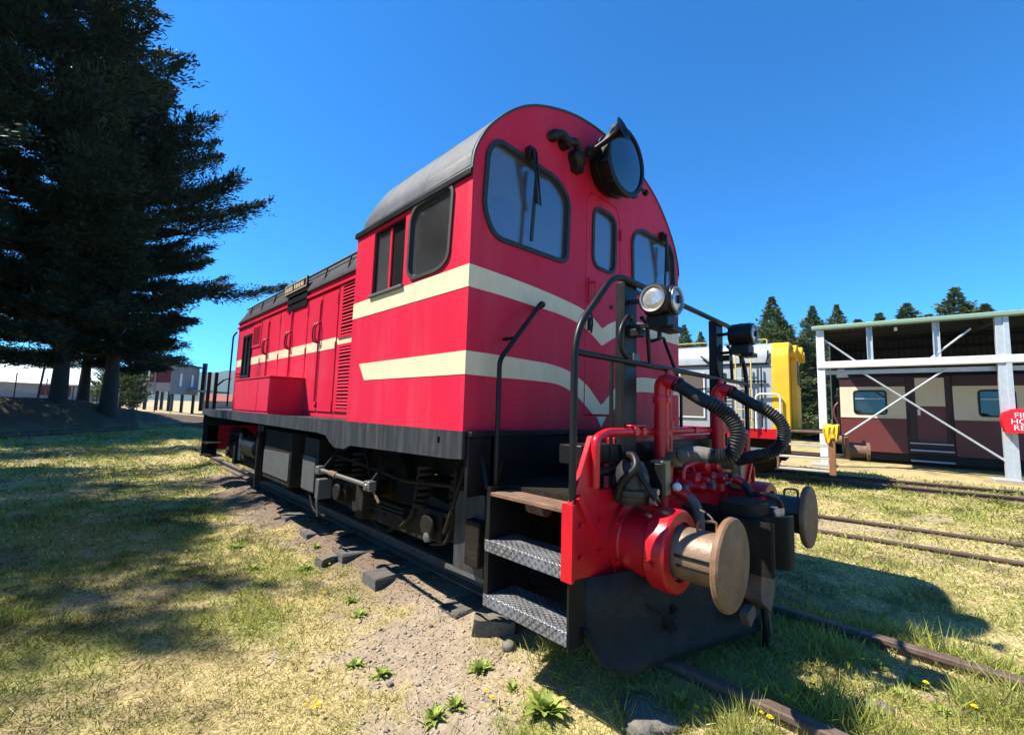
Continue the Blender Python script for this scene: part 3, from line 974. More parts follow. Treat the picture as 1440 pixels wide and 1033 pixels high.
# buffers
for s in (-1, 1):
    bx, bz = s * 0.7025, 0.568
    o0 = (bx, FY, bz)
    bf = MB().lathe(o0, (0, -1, 0), [(0.0, .205), (.022, .205), (.024, .165), (.03, .158), (.165, .152), (.17, .152)], 40).build('buffer', 'red_gloss', loco, 30)
    MB().lathe(o0, (0, -1, 0), [(.165, .150), (.168, .182), (.178, .19), (.262, .19), (.272, .182), (.274, .135), (.25, .13)], 40).build('collar', 'red_gloss', bf, 30)
    MB().lathe(o0, (0, -1, 0), [(.20, .118), (.445, .118), (.47, .116)], 36).build('shank', 'buffer' if s < 0 else 'buffer_dark', bf, 30)
    MB().lathe(o0, (0, -1, 0), [(.462, .125), (.472, .190), (.480, .197), (.497, .197), (.506, .190), (.516, .12), (.519, 0)], 48).build('buffer_face', 'buffer_face', bf, 25)
    MB().tube(bent([(bx - .03, FY - .36, bz + .11), (bx - .03, FY - .36, bz + .165), (bx + .01, FY - .43, bz + .165), (bx + .01, FY - .43, bz + .11)], .02), .007, 8).build('lifting_loop', 'rust', bf, 60)
    MB().box(bx - .121, bx - .112, FY - .455, FY - .29, bz + .008, bz + .022).box(bx - .123, bx - .114, FY - .455, FY - .30, bz - .03, bz - .022).build('key_slot', 'black', bf)
    b = MB()
    for k in range(6):
        an = k * math.pi / 3 + .4
        b.cyl((bx + .183 * math.cos(an), FY - .02, bz + .183 * math.sin(an)), (bx + .183 * math.cos(an), FY - .04, bz + .183 * math.sin(an)), .014, n=6)
    tag(b.build('flange_bolt', 'red_gloss', bf), kind='stuff')
    MB().cyl((bx - .19, FY - .21, bz - .03), (bx - .21, FY - .21, bz - .034), .02, n=6).build('collar_bolt', 'red_gloss', bf)

# centre coupler
b = MB()
b.box(-.09, .09, -0.95, -0.60, .47, .66)
b.plate(rr([(-.17, -0.90), (.15, -0.90), (.17, -1.08), (.17, -1.19), (.03, -1.19), (.0, -1.10), (-.08, -1.08), (-.10, -1.16), (-.17, -1.17)], .03, 3), [], 'xy', .385, .66)
cp = b.build('coupler', 'grime', loco, 30, .01)
MB().plate(rr([(-.15, -.88), (.15, -.88), (.155, -1.04), (.04, -1.10), (-.12, -1.06)], .04, 3), [], 'xy', .66, .725).build('coupler_top', 'grime', cp, 30, .02)
MB().tube(bent([(.03, -1.0, .76), (.03, -1.08, .78), (.12, -1.13, .74), (.14, -1.13, .66)], .03), .014, 8).build('lock_lever', 'black', cp, 60)
MB().cyl((.10, -1.12, .37), (.10, -1.12, .70), .035, n=14).build('knuckle_pin', 'steel', cp)
b = MB()
b.plate(rr([(-.10, .39), (.08, .39), (.14, .26), (.05, .13), (-.02, .18), (-.12, .24)], .02, 3), [], 'xz', -1.09, -1.0)
b.plate(rr([(-.25, .20), (-.13, .22), (-.10, .16), (-.20, .12)], .02, 3), [], 'xz', -1.06, -1.02)
b.bar((.04, -1.06, .16), (.09, -1.06, .0), .04, .03)
b.build('coupler_chain_hook', 'rust', cp, 30, .006)
MB().tube(smooth_path([(.02, -1.06, .2), (.015, -1.07, .05), (.02, -1.06, -.06), (.018, -1.06, -.13)], 4), .016, 8).build('hanging_hose', 'black', loco, 60)

# plough
pl = []
zs = [(0.46, 0.0), (0.32, .012), (0.18, .03), (0.08, .06), (0.045, .075)]
for s in (-1,):
    pass
vs, fs = [], []
cols = [(-1.10, -.60), (-1.06, -.655), (-.95, -.70), (-.6, -.80), (-.25, -.905), (0, -.975), (.25, -.905), (.6, -.80), (.95, -.70), (1.06, -.655), (1.10, -.60)]
for z, dy in zs:
    for i, (x, y) in enumerate(cols):
        zz = z
        if i in (0, 10) and z < .3:
            zz = max(z, 0.26)
        if i in (1, 9) and z < .2:
            zz = max(z, 0.13)
        vs.append((x, y - dy, zz))
nc = len(cols)
for i in range(len(zs) - 1):
    for k in range(nc - 1):
        fs.append((i * nc + k, i * nc + k + 1, (i + 1) * nc + k + 1, (i + 1) * nc + k))
plo = MB().add(vs, fs).build('plough', 'plough', loco, 50)
sol = plo.modifiers.new('solid', 'SOLIDIFY')
sol.thickness = 0.014
for x in (-.62, .62):
    MB().bar((x, -.62, .42), (x - .02, -.86, .17), .05, .02).bar((x + .05, -.62, .40), (x + .03, -.84, .24), .03, .03).build('plough_stay', 'grime', plo)
    MB().tube(smooth_path([(x - .18, -.70, .36), (x - .10, -.80, .27), (x + .0, -.86, .23)], 5), .007, 6).build('plough_chain', 'grime', plo)

# posts and handrails of the front platform
for s in (-1, 1):
    x = s * 0.645
    b = MB()
    b.box(x - .065, x + .065, -.622, -.610, .80, 1.925)
    b.box(x - .065, x - .053, -.610, -.565, .80, 1.925)
    b.box(x + .053, x + .065, -.610, -.565, .80, 1.925)
    po = b.build('lamp_post', 'black', loco, 30, .003)
    MB().box(x - .03, x + .03, -.66, -.622, 1.49, 1.53).build('post_clamp', 'grey_steel', po, 30, .003)
    MB().box(x - .04, x + .03, -.70, -.622, 1.62, 1.66).build('post_clamp', 'black', po, 30, .003)
    # marker lamp with a front and a side lens
    cx, cy, cz = s * .615, -.79, 1.80
    lamp = MB().lathe((cx, cy + .09, cz), (0, -1, 0), [(0, .03), (.012, .07), (.03, .083), (.13, .083), (.15, .083), (.152, .078), (.17, .078), (.172, .062), (.165, .058)], 28).build('marker_lamp', 'black', loco, 30)
    MB().lathe((cx + .06 * -s * 0, cy, cz), (s, 0, 0), [(-.02, .083), (.085, .083), (.088, .079), (.105, .079), (.107, .062), (.1, .058)], 28).build('side_barrel', 'black', lamp, 30)
    MB().lathe((cx, cy - .075, cz), (0, -1, 0), [(0, .06), (.006, .056), (.010, .03), (.012, 0)], 24).build('lens', 'lens' if 'lens' in M else M.setdefault('lens', paint('lamp_lens', (0.62, 0.62, 0.58), (0.42, 0.42, 0.40), scale=45, rough=0.12, metal=0.6)), lamp, 60)
    MB().lathe((cx + s * .10, cy, cz), (s, 0, 0), [(0, .06), (.006, .056), (.010, .03), (.012, 0)], 24).build('lens', 'lens', lamp, 60)
    for ax, o_ in (((0, -1, 0), (cx, cy - .072, cz)), ((s, 0, 0), (cx + s * .097, cy, cz))):
        MB().lathe(o_, ax, [(0.0, .058), (.014, .060), (.016, .070), (.0, .072)], 28).build('lens_ring', 'steel', lamp, 60)
    MB().box(cx - .06, cx + .06, cy - .06, cy + .06, cz - .145, cz - .08).box(cx - .04, cx + .07, cy - .08, cy + .0, cz - .165, cz - .135).cyl((cx - .03, cy, cz - .16), (cx - .03, cy, cz - .21), .012, n=8).build('lamp_base', 'black', lamp, 30, .006)
    MB().bar((x, -.62, cz - .12), (cx, cy + .02, cz - .12), .03, .02).bar((x, -.62, cz + .02), (cx, cy + .06, cz + .02), .03, .02).build('lamp_bracket', 'black', lamp)
    MB().box(cx - .012, cx + .012, cy - .10, cy - .08, cz - .02, cz + .02).build('lamp_catch', 'black', lamp)
    # cable loop
    MB().tube(smooth_path([(x - .02, -.64, 1.72), (x - .09, -.66, 1.72), (x - .15, -.66, 1.66), (x - .17, -.66, 1.60), (x - .15, -.66, 1.53), (x - .08, -.65, 1.50)], 6), .013, 8).build('cable', 'black', lamp, 60)
    MB().tube(bent([(x + .15, -.655, 1.495), (x + .10, -.665, 1.72), (x + .04, -.665, 1.735)], .05), .012, 8).build('lamp_stay', 'black', lamp, 60)

top = bent([(-1.17, -.64, 0.80), (-1.17, -.64, 1.50), (-1.13, -.64, 1.62), (-0.84, -.64, 1.93), (0.84, -.64, 1.905), (1.13, -.64, 1.62), (1.17, -.64, 1.50), (1.17, -.64, 0.80)], .10, 6)
hr = MB().tube(top, 0.0175, 12).build('front_handrail', 'black', loco, 60)
MB().tube([(-1.17, -.64, 1.482), (1.17, -.64, 1.482)], 0.016, 12).build('mid_rail', 'black', hr, 60)
for s in (-1, 1):
    MB().tube(bent([(s * 1.135, -.095, .56), (s * 1.135, -.095, 1.48), (s * .80, -.095, 1.87), (s * .765, -.085, 1.865), (s * .755, .0, 1.845)], .035, 6), 0.0145, 10).build('cab_grab_rail', 'black', loco, 60)
    MB().cyl((s * 1.02, -.095, 1.62), (s * 1.02, 0, 1.62), .010, n=8).build('rail_stanchion', 'black', loco)
    MB().tube([(s * .80, -.60, .80), (s * .80, -.60, 1.48)], .011, 8).build('stay_rod', 'black', loco)

# brake and multiple-unit pipes with hoses
for s, xp in ((-1, -.415), (1, .42)):
    pp = MB().tube(bent([(xp, -.685, .70), (xp, -.685, 1.405), (xp - .0, -.79, 1.375)], .07, 6), .042, 16).build('brake_pipe', 'red_gloss', loco, 60)
    MB().lathe((xp, -.685, 1.27), (0, 0, 1), [(0, .05), (.02, .053), (.04, .05)], 16).build('pipe_union', 'red_gloss', pp)
    MB().lathe((xp, -.685, 1.09), (0, 0, 1), [(0, .05), (.03, .05)], 16).build('pipe_union', 'red_gloss', pp)
    z_end = 1.015 if s < 0 else .945
    path = smooth_path([(xp, -.755, 1.39), (xp, -.80, 1.362), (xp, -.905, 1.297), (xp, -.99, 1.253), (xp + .01, -1.06, 1.19), (xp + .01, -1.085, 1.11), (xp + .01, -1.055, 1.02), (xp, -.985, .975 if s > 0 else 1.0), (xp, -.86, z_end - .01), (xp, -.80, z_end - .03)], 12)
    # corrugation: ring radius alternates along the path
    rad = []
    for i in range(len(path)):
        t = i / (len(path) - 1)
        corr = 1 if 0.30 < t < 0.93 else 0.2
        rad.append(.036 + corr * (.005 if i % 2 else -.003))
    hz = MB().tube(path, rad, 14).build('brake_hose', 'hose', pp, 80)
    MB().tube(path[-22:], .041, 14).build('hose_end', 'hose_grey' if s < 0 else 'hose', pp, 60)
    MB().lathe(path[4], path[6] - path[4], [(0, .043), (.025, .043)], 14).build('hose_clip', 'black', pp)
    MB().lathe((xp, -.785, z_end - .045), (0, 1, -.3), [(0, .045), (.05, .04), (.10, .03), (.13, .03)], 14).build('dummy_coupling', 'rust', pp)
    sx = xp + (.14 if s < 0 else .12)
    MB().tube([(sx, -.66, .80), (sx, -.66, 1.47)], .022, 10).build('riser_pipe', 'red_gloss', pp, 60)
    MB().lathe((sx, -.66, 1.12), (0, 0, 1), [(0, .034), (.05, .034)], 12).build('riser_union', 'red_gloss', pp)
    # short angled air cock pipe and hose below
    MB().tube(bent([(xp + .0, -.66, .80), (xp + .0, -.76, .80), (xp + .02, -.83, .77)], .03), .03, 12).build('air_cock', 'red_gloss', pp, 60)
    MB().tube(smooth_path([(xp + .02, -.82, .775), (xp + .03, -.86, .73), (xp + .04, -.875, .64), (xp + .04, -.86, .50), (xp + .03, -.82, .42)], 6), .027, 12).build('air_hose', 'hose_grey' if s < 0 else 'hose', pp, 60)
    MB().lathe((xp - .04, -.78, .815), (-.6, -.5, .25), [(0, .018), (.05, .022), (.06, .012)], 12).build('cock_handle', 'white' if s < 0 else 'rust', pp, 40)
    MB().tube(smooth_path([(xp + .3, -.64, .83), (xp + .22, -.67, .93), (xp + .1, -.68, .99), (xp, -.685, 1.0)], 5), .02, 10).build('cross_pipe', 'red_gloss', pp, 60)
MB().lathe((-.30, -.64, .96), (-.25, -1, -.1), [(0, .02), (.04, .025), (.09, .05), (.11, .056), (.13, .03)], 14).build('whistle_valve', 'black', loco, 40)
b = MB()
for x, z, r in ((-.10, .83, .045), (.05, .90, .05), (.14, .82, .04), (-.02, .77, .04), (.2, .95, .04), (.27, .80, .035), (-.2, .80, .035)):
    b.lathe((x, FY - .002, z), (0, -1, 0), [(0, r * 1.2), (.03, r * 1.2), (.035, r), (.10, r * .9), (.12, r * .4), (.16, r * .35), (.17, 0)], 14)
b.tube(bent([(-.2, -.71, .80), (-.2, -.71, .90), (.05, -.72, .93), (.05, -.72, .85)], .03), .015, 8)
b.tube(bent([(.14, -.72, .82), (.3, -.72, .82), (.3, -.70, .70)], .03), .015, 8)
b.build('valve_manifold', 'red_gloss', loco, 40)
for x, z in ((-.28, .74), (.10, .74), (.33, .76)):
    MB().cyl((x, FY - .10, z), (x, FY - .10, z + .07), .022, n=10).box(x - .03, x + .03, FY - .12, FY - .05, z + .02, z + .045).build('angle_cock', 'grey_steel', loco, 40)
MB().tube(smooth_path([(-.42, -.70, .83), (-.40, -.80, .735), (-.42, -.92, .71), (-.52, -1.0, .70), (-.66, -1.02, .72)], 8), .005, 5).build('safety_chain', 'steel', loco)

# compressor / air filter pot and junction box on the headstock
cpz = .80
co = MB().lathe((-.80, -.72, cpz - .03), (0, 0, 1), [(0, .075), (.02, .09), (.04, .09), (.045, .1), (.07, .1), (.075, .082), (.13, .082), (.17, .072), (.20, .05), (.215, .02), (.217, 0)], 28).build('air_filter_pot', M.setdefault('pot', paint('scuffed_black_metal', (.012, .0125, .013), (.026, .026, .028), scale=9, rough=.38, dirt=(.12, .1, .08), dirt_amt=.3, spec=.3)), loco, 40)
MB().tube(smooth_path([(-.90, -.70, .80), (-.905, -.73, .88), (-.885, -.79, .95), (-.85, -.76, 1.0), (-.83, -.70, 1.0)], 6), .02, 8).tube(smooth_path([(-.86, -.79, .93), (-.84, -.83, .86), (-.80, -.85, .80), (-.76, -.84, .79)], 6), .014, 8).build('pot_strap', 'black', co, 60)
MB().cyl((-.80, -.825, .80), (-.80, -.855, .80), .022, n=8).cyl((-.74, -.80, .83), (-.74, -.83, .83), .016, n=8).build('pot_clip', 'steel', co)
bx_ = MB().box(-.64, -.60, -.80, -.69, .78, .955).build('junction_plate', 'black', loco, 30, .003)
MB().box(-.575, -.47, -.765, -.70, .78, .962).build('junction_box', M.setdefault('khaki', paint('khaki_paint', (.30, .25, .13), (.24, .2, .11), rough=.6, dirt=(.12, .09, .06), dirt_amt=.4)), loco, 30, .004)
MB().box(.60, .66, -.77, -.70, .70, .90).build('junction_box', 'khaki', loco, 30, .004)

# ---- hood
HE = 6.92
HT = 2.56
hood = MB().plate([(-HW, RB - .01), (-HW, HT), (HW, HT), (HW, RB - .01)], [], 'xz', CY - .0015, HE).build('hood_casing', 'red', loco, 30)
# roof of the hood: chamfered dark cap
hp = [(-HW - .03, HT), (-HW - .03, HT + .03), (-.80, 2.86), (-.70, 2.92), (-.35, 2.98), (0, 3.0), (.35, 2.98), (.70, 2.92), (.80, 2.86), (HW + .03, HT + .03), (HW + .03, HT)]
b = MB()
st = [(CY + .01, 0), (6.5, 0), (6.75, .02), (6.9, .07), (6.97, .16)]
vs = []
for y, dz in st:
    vs += [(x * (1 - dz * .15), y, HT + (z - HT) * (1 - dz * 3)) for x, z in hp]
n = len(hp)
fs = [(i * n + k, i * n + (k + 1) % n, (i + 1) * n + (k + 1) % n, (i + 1) * n + k) for i in range(len(st) - 1) for k in range(n)]
fs += [tuple(range(n)), tuple(range((len(st) - 1) * n, len(st) * n))]
hroof = MB().add(vs, fs).build('hood_roof', 'hood_roof', loco, 30)
MB().lathe((0, 2.6, 2.96), (0, 0, 1), [(0, .20), (.16, .20), (.18, .16), (.19, 0)], 20).build('exhaust', 'black', hroof)
for s in (-1, 1):
    MB().tube([(s * .87, CY + .1, 2.78), (s * .87, 6.6, 2.78)], .010, 6).build('roof_rail', 'black', hroof)
    for y in np.arange(1.9, 6.8, .62):
        MB().tube([(s * .91, y, 2.62), (s * .88, y, 2.77)], .008, 6).build('rail_bracket', 'black', hroof)
# doors along the hood, both sides
panels = [(2.70, 3.115), (3.135, 3.55), (3.575, 4.07), (4.09, 4.58), (4.60, 5.05), (5.07, 5.46)]
for s in (-1, 1):
    fx = s * HW
    for i, (y0, y1) in enumerate(panels):
        d = MB().plate([(y0, 1.13), (y1, 1.13), (y1, 2.45), (y0, 2.45)], [], 'yz', fx, fx + s * .012).build('hood_door', 'red', loco, 30, .003)
        MB().plate([(y0 + .0, 1.80), (y1 - .0, 1.80), (y1 - .0, 1.915), (y0 + .0, 1.915)], [], 'yz', fx + s * .011, fx + s * .0145).build('stripe', 'cream', d, 0)
        ye = y1 if i % 2 == 0 else y0
        yi = y0 if i % 2 == 0 else y1
        b = MB()
        for z in (1.19, 1.82, 2.33):
            b.cyl((fx + s * .012, yi, z - .05), (fx + s * .012, yi, z + .05), .012, n=8)
        b.build('hinge', 'red', d)
        if i % 2 == 1:
            b = MB()
            b.box(*sorted((fx + s * .012, fx + s * .028)), y0 + .01, y0 + .05, 2.34, 2.39).box(*sorted((fx + s * .012, fx + s * .028)), y0 - .03, y0 + .05, 1.20, 1.235)
            b.tube([(fx + s * .022, y0 + .03, 1.22), (fx + s * .022, y0 + .03, 2.36)], .008, 6)
            b.build('bolt_rod', 'red', d, 30)
            M.setdefault('darkred', paint('dark_red_handle', (.25, .006, .016), (.2, .005, .012), rough=.4))
            for dy in (0.0, .07):
                MB().tube(smooth_path([(fx + s * .012, y0 + .0 + dy, 2.13), (fx + s * .06, y0 + .0 + dy, 2.10), (fx + s * .075, y0 + .0 + dy, 2.0), (fx + s * .06, y0 + .0 + dy, 1.92), (fx + s * .012, y0 + .0 + dy, 1.90)], 5), .010, 8).build('bow_handle', 'darkred', d, 60)
    # louvre panels behind the cab, joined slats
    for z0, z1 in ((1.93, 2.47), (1.17, 1.80)):
        lv = MB().plate([(1.60, z0 - .03), (2.66, z0 - .03), (2.66, z1 + .03), (1.60, z1 + .03)], [[(2.16, z0), (2.58, z0), (2.58, z1), (2.16, z1)], [(1.66, z0), (2.08, z0), (2.08, z1), (1.66, z1)]], 'yz', fx, fx + s * .016).build('louvre_panel', 'red', loco, 30)
        MB().box(*sorted((fx + s * .001, fx + s * .003)), 1.66, 2.58, z0, z1).build('louvre_void', 'black', lv)
        b = MB()
        nsl = int((z1 - z0) / .034)
        for k in range(nsl):
            z = z0 + (k + .5) * (z1 - z0) / nsl
            for ya, yb in ((1.66, 2.08), (2.16, 2.58)):
                b.add([(fx + s * .004, ya, z + .013), (fx + s * .004, yb, z + .013), (fx + s * .020, yb, z - .009), (fx + s * .020, ya, z - .009)], [(0, 1, 2, 3)])
        o = b.build('louvre_slat', 'red', lv, 0)
        so = o.modifiers.new('s', 'SOLIDIFY')
        so.thickness = .004
        tag(o, kind='stuff')
    MB().plate([(1.46, 1.80), (2.69, 1.80), (2.69, 1.915), (1.46, 1.915)], [[(1.66, 1.93 - .1), (1.66, 1.831), (1.661, 1.831)]], 'yz', fx + s * .0005, fx + s * .003).build('stripe', 'cream', hood, 0)
    MB().plate([(5.47, 1.80), (HE - .02, 1.80), (HE - .02, 1.915), (5.47, 1.915)], [], 'yz', fx - s * .001, fx + s * .003).build('stripe', 'cream', hood, 0)
    # small louvre, dark rear window, rear louvre
    lv = MB().plate([(5.50, 2.06), (5.95, 2.06), (5.95, 2.42), (5.50, 2.42)], [[(5.54, 2.10), (5.91, 2.10), (5.91, 2.38), (5.54, 2.38)]], 'yz', fx, fx + s * .014).build('louvre_panel', 'red', loco, 30)
    MB().box(*sorted((fx + s * .001, fx + s * .003)), 5.54, 5.91, 2.10, 2.38).build('louvre_void', 'black', lv)
    b = MB()
    for k in range(9):
        z = 2.115 + k * .03
        b.box(*sorted((fx + s * .004, fx + s * .016)), 5.54, 5.91, z, z + .008)
    b.build('louvre_slat', 'red', lv, 0)
    rw = MB().plate([(5.98, 1.60), (6.46, 1.60), (6.46, 2.30), (5.98, 2.30)], [[(6.02, 1.64), (6.20, 1.64), (6.20, 2.26), (6.02, 2.26)], [(6.24, 1.64), (6.42, 1.64), (6.42, 2.26), (6.24, 2.26)]], 'yz', fx + s * .003, fx + s * .025).build('rear_window', 'black', loco, 30)
    MB().box(*sorted((fx + s * .0035, fx + s * .006)), 6.02, 6.42, 1.64, 2.26).build('pane', paint('rear_pane', (.012, .013, .015), rough=.12) if s < 0 else 'black', rw)
    b = MB()
    for k in range(12):
        z = 1.16 + k * .048
        b.box(*sorted((fx + s * .002, fx + s * .022)), 6.50, 6.85, z, z + .02)
    b.build('rear_louvre', 'red', loco, 0)
    # gutter strip above the doors
    MB().box(*sorted((fx, fx + s * .03)), CY + .03, HE, 2.47, 2.50).build('hood_gutter', 'red', loco, 30, .004)
    # name board on brackets at the roof edge
    nb = MB().box(*sorted((s * .915, s * .935)), 3.62, 4.42, 2.63, 2.77).build('name_board', 'black', loco, 30, .004)
    MB().plate([(3.63, 2.64), (4.41, 2.64), (4.41, 2.76), (3.63, 2.76)], [[(3.645, 2.655), (4.395, 2.655), (4.395, 2.745), (3.645, 2.745)]], 'yz', s * .935, s * .941).build('board_border', 'khaki_border', nb, 0)
    MB().box(*sorted((s * .905, s * .93)), 3.60, 4.30, 2.40, 2.625).build('board_bracket', 'black', nb)
    b = MB()
    lr = random.Random(4)
    y = 3.67
    for k in range(12):
        if k == 5:
            y += .05
            continue
        yy = 8.04 - y if s < 0 else y
        wd = lr.uniform(.026, .040)
        b.box(*sorted((s * .9345, s * .940)), yy, yy + .010, 2.67, 2.73)
        b.box(*sorted((s * .9345, s * .940)), yy + wd - .010, yy + wd, 2.67, 2.73)
        b.box(*sorted((s * .9345, s * .9395)), yy, yy + wd, 2.692 + lr.choice((0, .02, -.02)), 2.706 + lr.choice((0, .02)))
        y += .058
    b.build('board_lettering', 'cream', nb, 0)
# side box
for s in (-1, 1):
    sb = MB().box(*sorted((s * (HW + .0), s * 1.275)), 3.52, 5.05, RB - .012, 1.495).build('side_box', 'red', loco, 30, .004)
    MB().box(*sorted((s * (HW + .0), s * 1.292)), 3.50, 5.07, 1.495, 1.512).build('box_lid', 'red', sb, 30, .003)
    for y0, y1 in ((3.53, 3.97), (3.985, 5.04)):
        MB().plate([(y0, 1.11), (y1, 1.11), (y1, 1.485), (y0, 1.485)], [], 'yz', s * 1.274, s * 1.284).build('box_door', 'red', sb, 30, .003)
# rear handrails and rear end fittings
for s in (-1, 1):
    MB().tube(bent([(s * .97, 6.95, 1.12), (s * .97, 6.95, 2.35), (s * .93, 6.9, 2.42)], .05), .014, 8).build('rear_corner_rail', 'black', loco, 60)
    for xa, xb in ((1.22, 1.27), (1.12, 1.17)):
        MB().box(*sorted((s * xa, s * xb)), 7.01, 7.06, .72, 1.70).build('rear_post', 'black', loco, 30, .006)
    MB().tube(bent([(s * 1.15, 7.03, 1.45), (s * 1.02, 7.0, 1.60), (s * .95, 6.95, 1.60)], .05), .014, 8).tube([(s * 1.15, 7.03, 1.36), (s * .95, 6.95, 1.36)], .012, 8).build('rear_handrail', 'black', loco, 60)
    MB().box(*sorted((s * 1.05, s * 1.27)), 6.55, 7.0, .52, .54).box(*sorted((s * 1.05, s * 1.27)), 6.55, 7.0, .32, .34).box(*sorted((s * 1.05, s * 1.27)), 7.0, 7.02, .30, .95).build('rear_steps', 'black', loco)
    MB().lathe((s * .70, 7.0, .568), (0, 1, 0), [(0, .19), (.02, .19), (.025, .15), (.17, .15), (.18, .18), (.25, .18), (.26, .118), (.46, .118), (.465, .19), (.5, .19), (.51, 0)], 28).build('rear_buffer', 'black', loco, 30)
MB().box(-1.2, 1.2, 7.0, 7.03, .40, .85).build('rear_headstock', 'red_gloss', loco)

# ---- bogies
for yc in (1.35, 5.45):
    bg_ = MB().box(-.80, .80, yc - .16, yc + .16, .42, .60).build('bogie', 'grime', loco, 30, .01)
    for s in (-1, 1):
        X = s * .95
        prof = [(yc - 1.18, .40), (yc - 1.18, .50), (yc - .95, .56), (yc - .62, .60), (yc - .35, .46), (yc + .35, .46), (yc + .62, .60), (yc + .95, .56), (yc + 1.18, .50), (yc + 1.18, .40), (yc + .95, .36), (yc + .55, .28), (yc - .55, .28), (yc - .95, .36)]
        MB().plate(prof, [], 'yz', X - .03, X + .03).build('side_frame', 'grime', bg_, 30, .008)
        for ya in (yc - .72, yc + .72):
            MB().box(X - .08, X + .10, ya - .10, ya + .10, .33, .53).cyl((X + s * .10, ya, .43), (X + s * .13, ya, .43), .075, n=16).build('axle_box', 'grime', bg_, 30, .012)
            for dy in (-.19, .19):
                b = MB()
                b.tube([(X + .062 * math.cos(k * .9), ya + dy + .062 * math.sin(k * .9), .53 + k * .0065) for k in range(44)], .013, 6)
                b.box(X - .075, X + .075, ya + dy - .075, ya + dy + .075, .50, .53)
                b.build('spring', 'grime', bg_, 60)
            MB().lathe((s * .515, ya, .43), (s, 0, 0), [(-.05, .47), (-.02, .46), (-.018, .43), (.085, .425), (.09, .39), (.04, .36), (.03, .16), (.07, .13), (.09, .0)], 40).build('wheel', 'grime', bg_, 30)
            MB().box(X - .14, X - .05, ya - .55, ya - .42, .30, .56).bar((X + .05, ya - .46, .78), (X + .02, ya - .46, .34), .03, .03).build('brake_block', 'grime', bg_, 30, .01)
        b = MB()
        b.tube(bent([(X + s * .06, yc - 1.1, .72), (X + s * .06, yc - .3, .66), (X + s * .06, yc + .2, .70), (X + s * .06, yc + 1.0, .74)], .1), .014, 8)
        b.tube(bent([(X + s * .05, yc - .5, .80), (X + s * .06, yc - .45, .45), (X + s * .06, yc - .30, .33)], .05), .014, 8)
        b.tube(bent([(X + s * .07, yc - .95, .82), (X + s * .08, yc - .95, .5), (X + s * .06, yc - .86, .34), (X + s * .06, yc - .7, .3)], .05), .012, 8)
        b.tube(bent([(X + s * .07, yc + .3, .80), (X + s * .08, yc + .1, .5), (X + s * .06, yc - .05, .36)], .05), .012, 8)
        b.build('brake_rigging', 'grime', bg_, 60)
        for k in range(3):
            MB().bar((X + s * .05, yc - .34 + k * 0, .40 + k * .03), (X + s * .05, yc + .34, .40 + k * .03), .05, .02).build('leaf_spring', 'grime', bg_)
    for ya in (yc - .72, yc + .72):
        MB().cyl((-.9, ya, .43), (.9, ya, .43), .07, n=14).build('axle', 'grime', bg_)
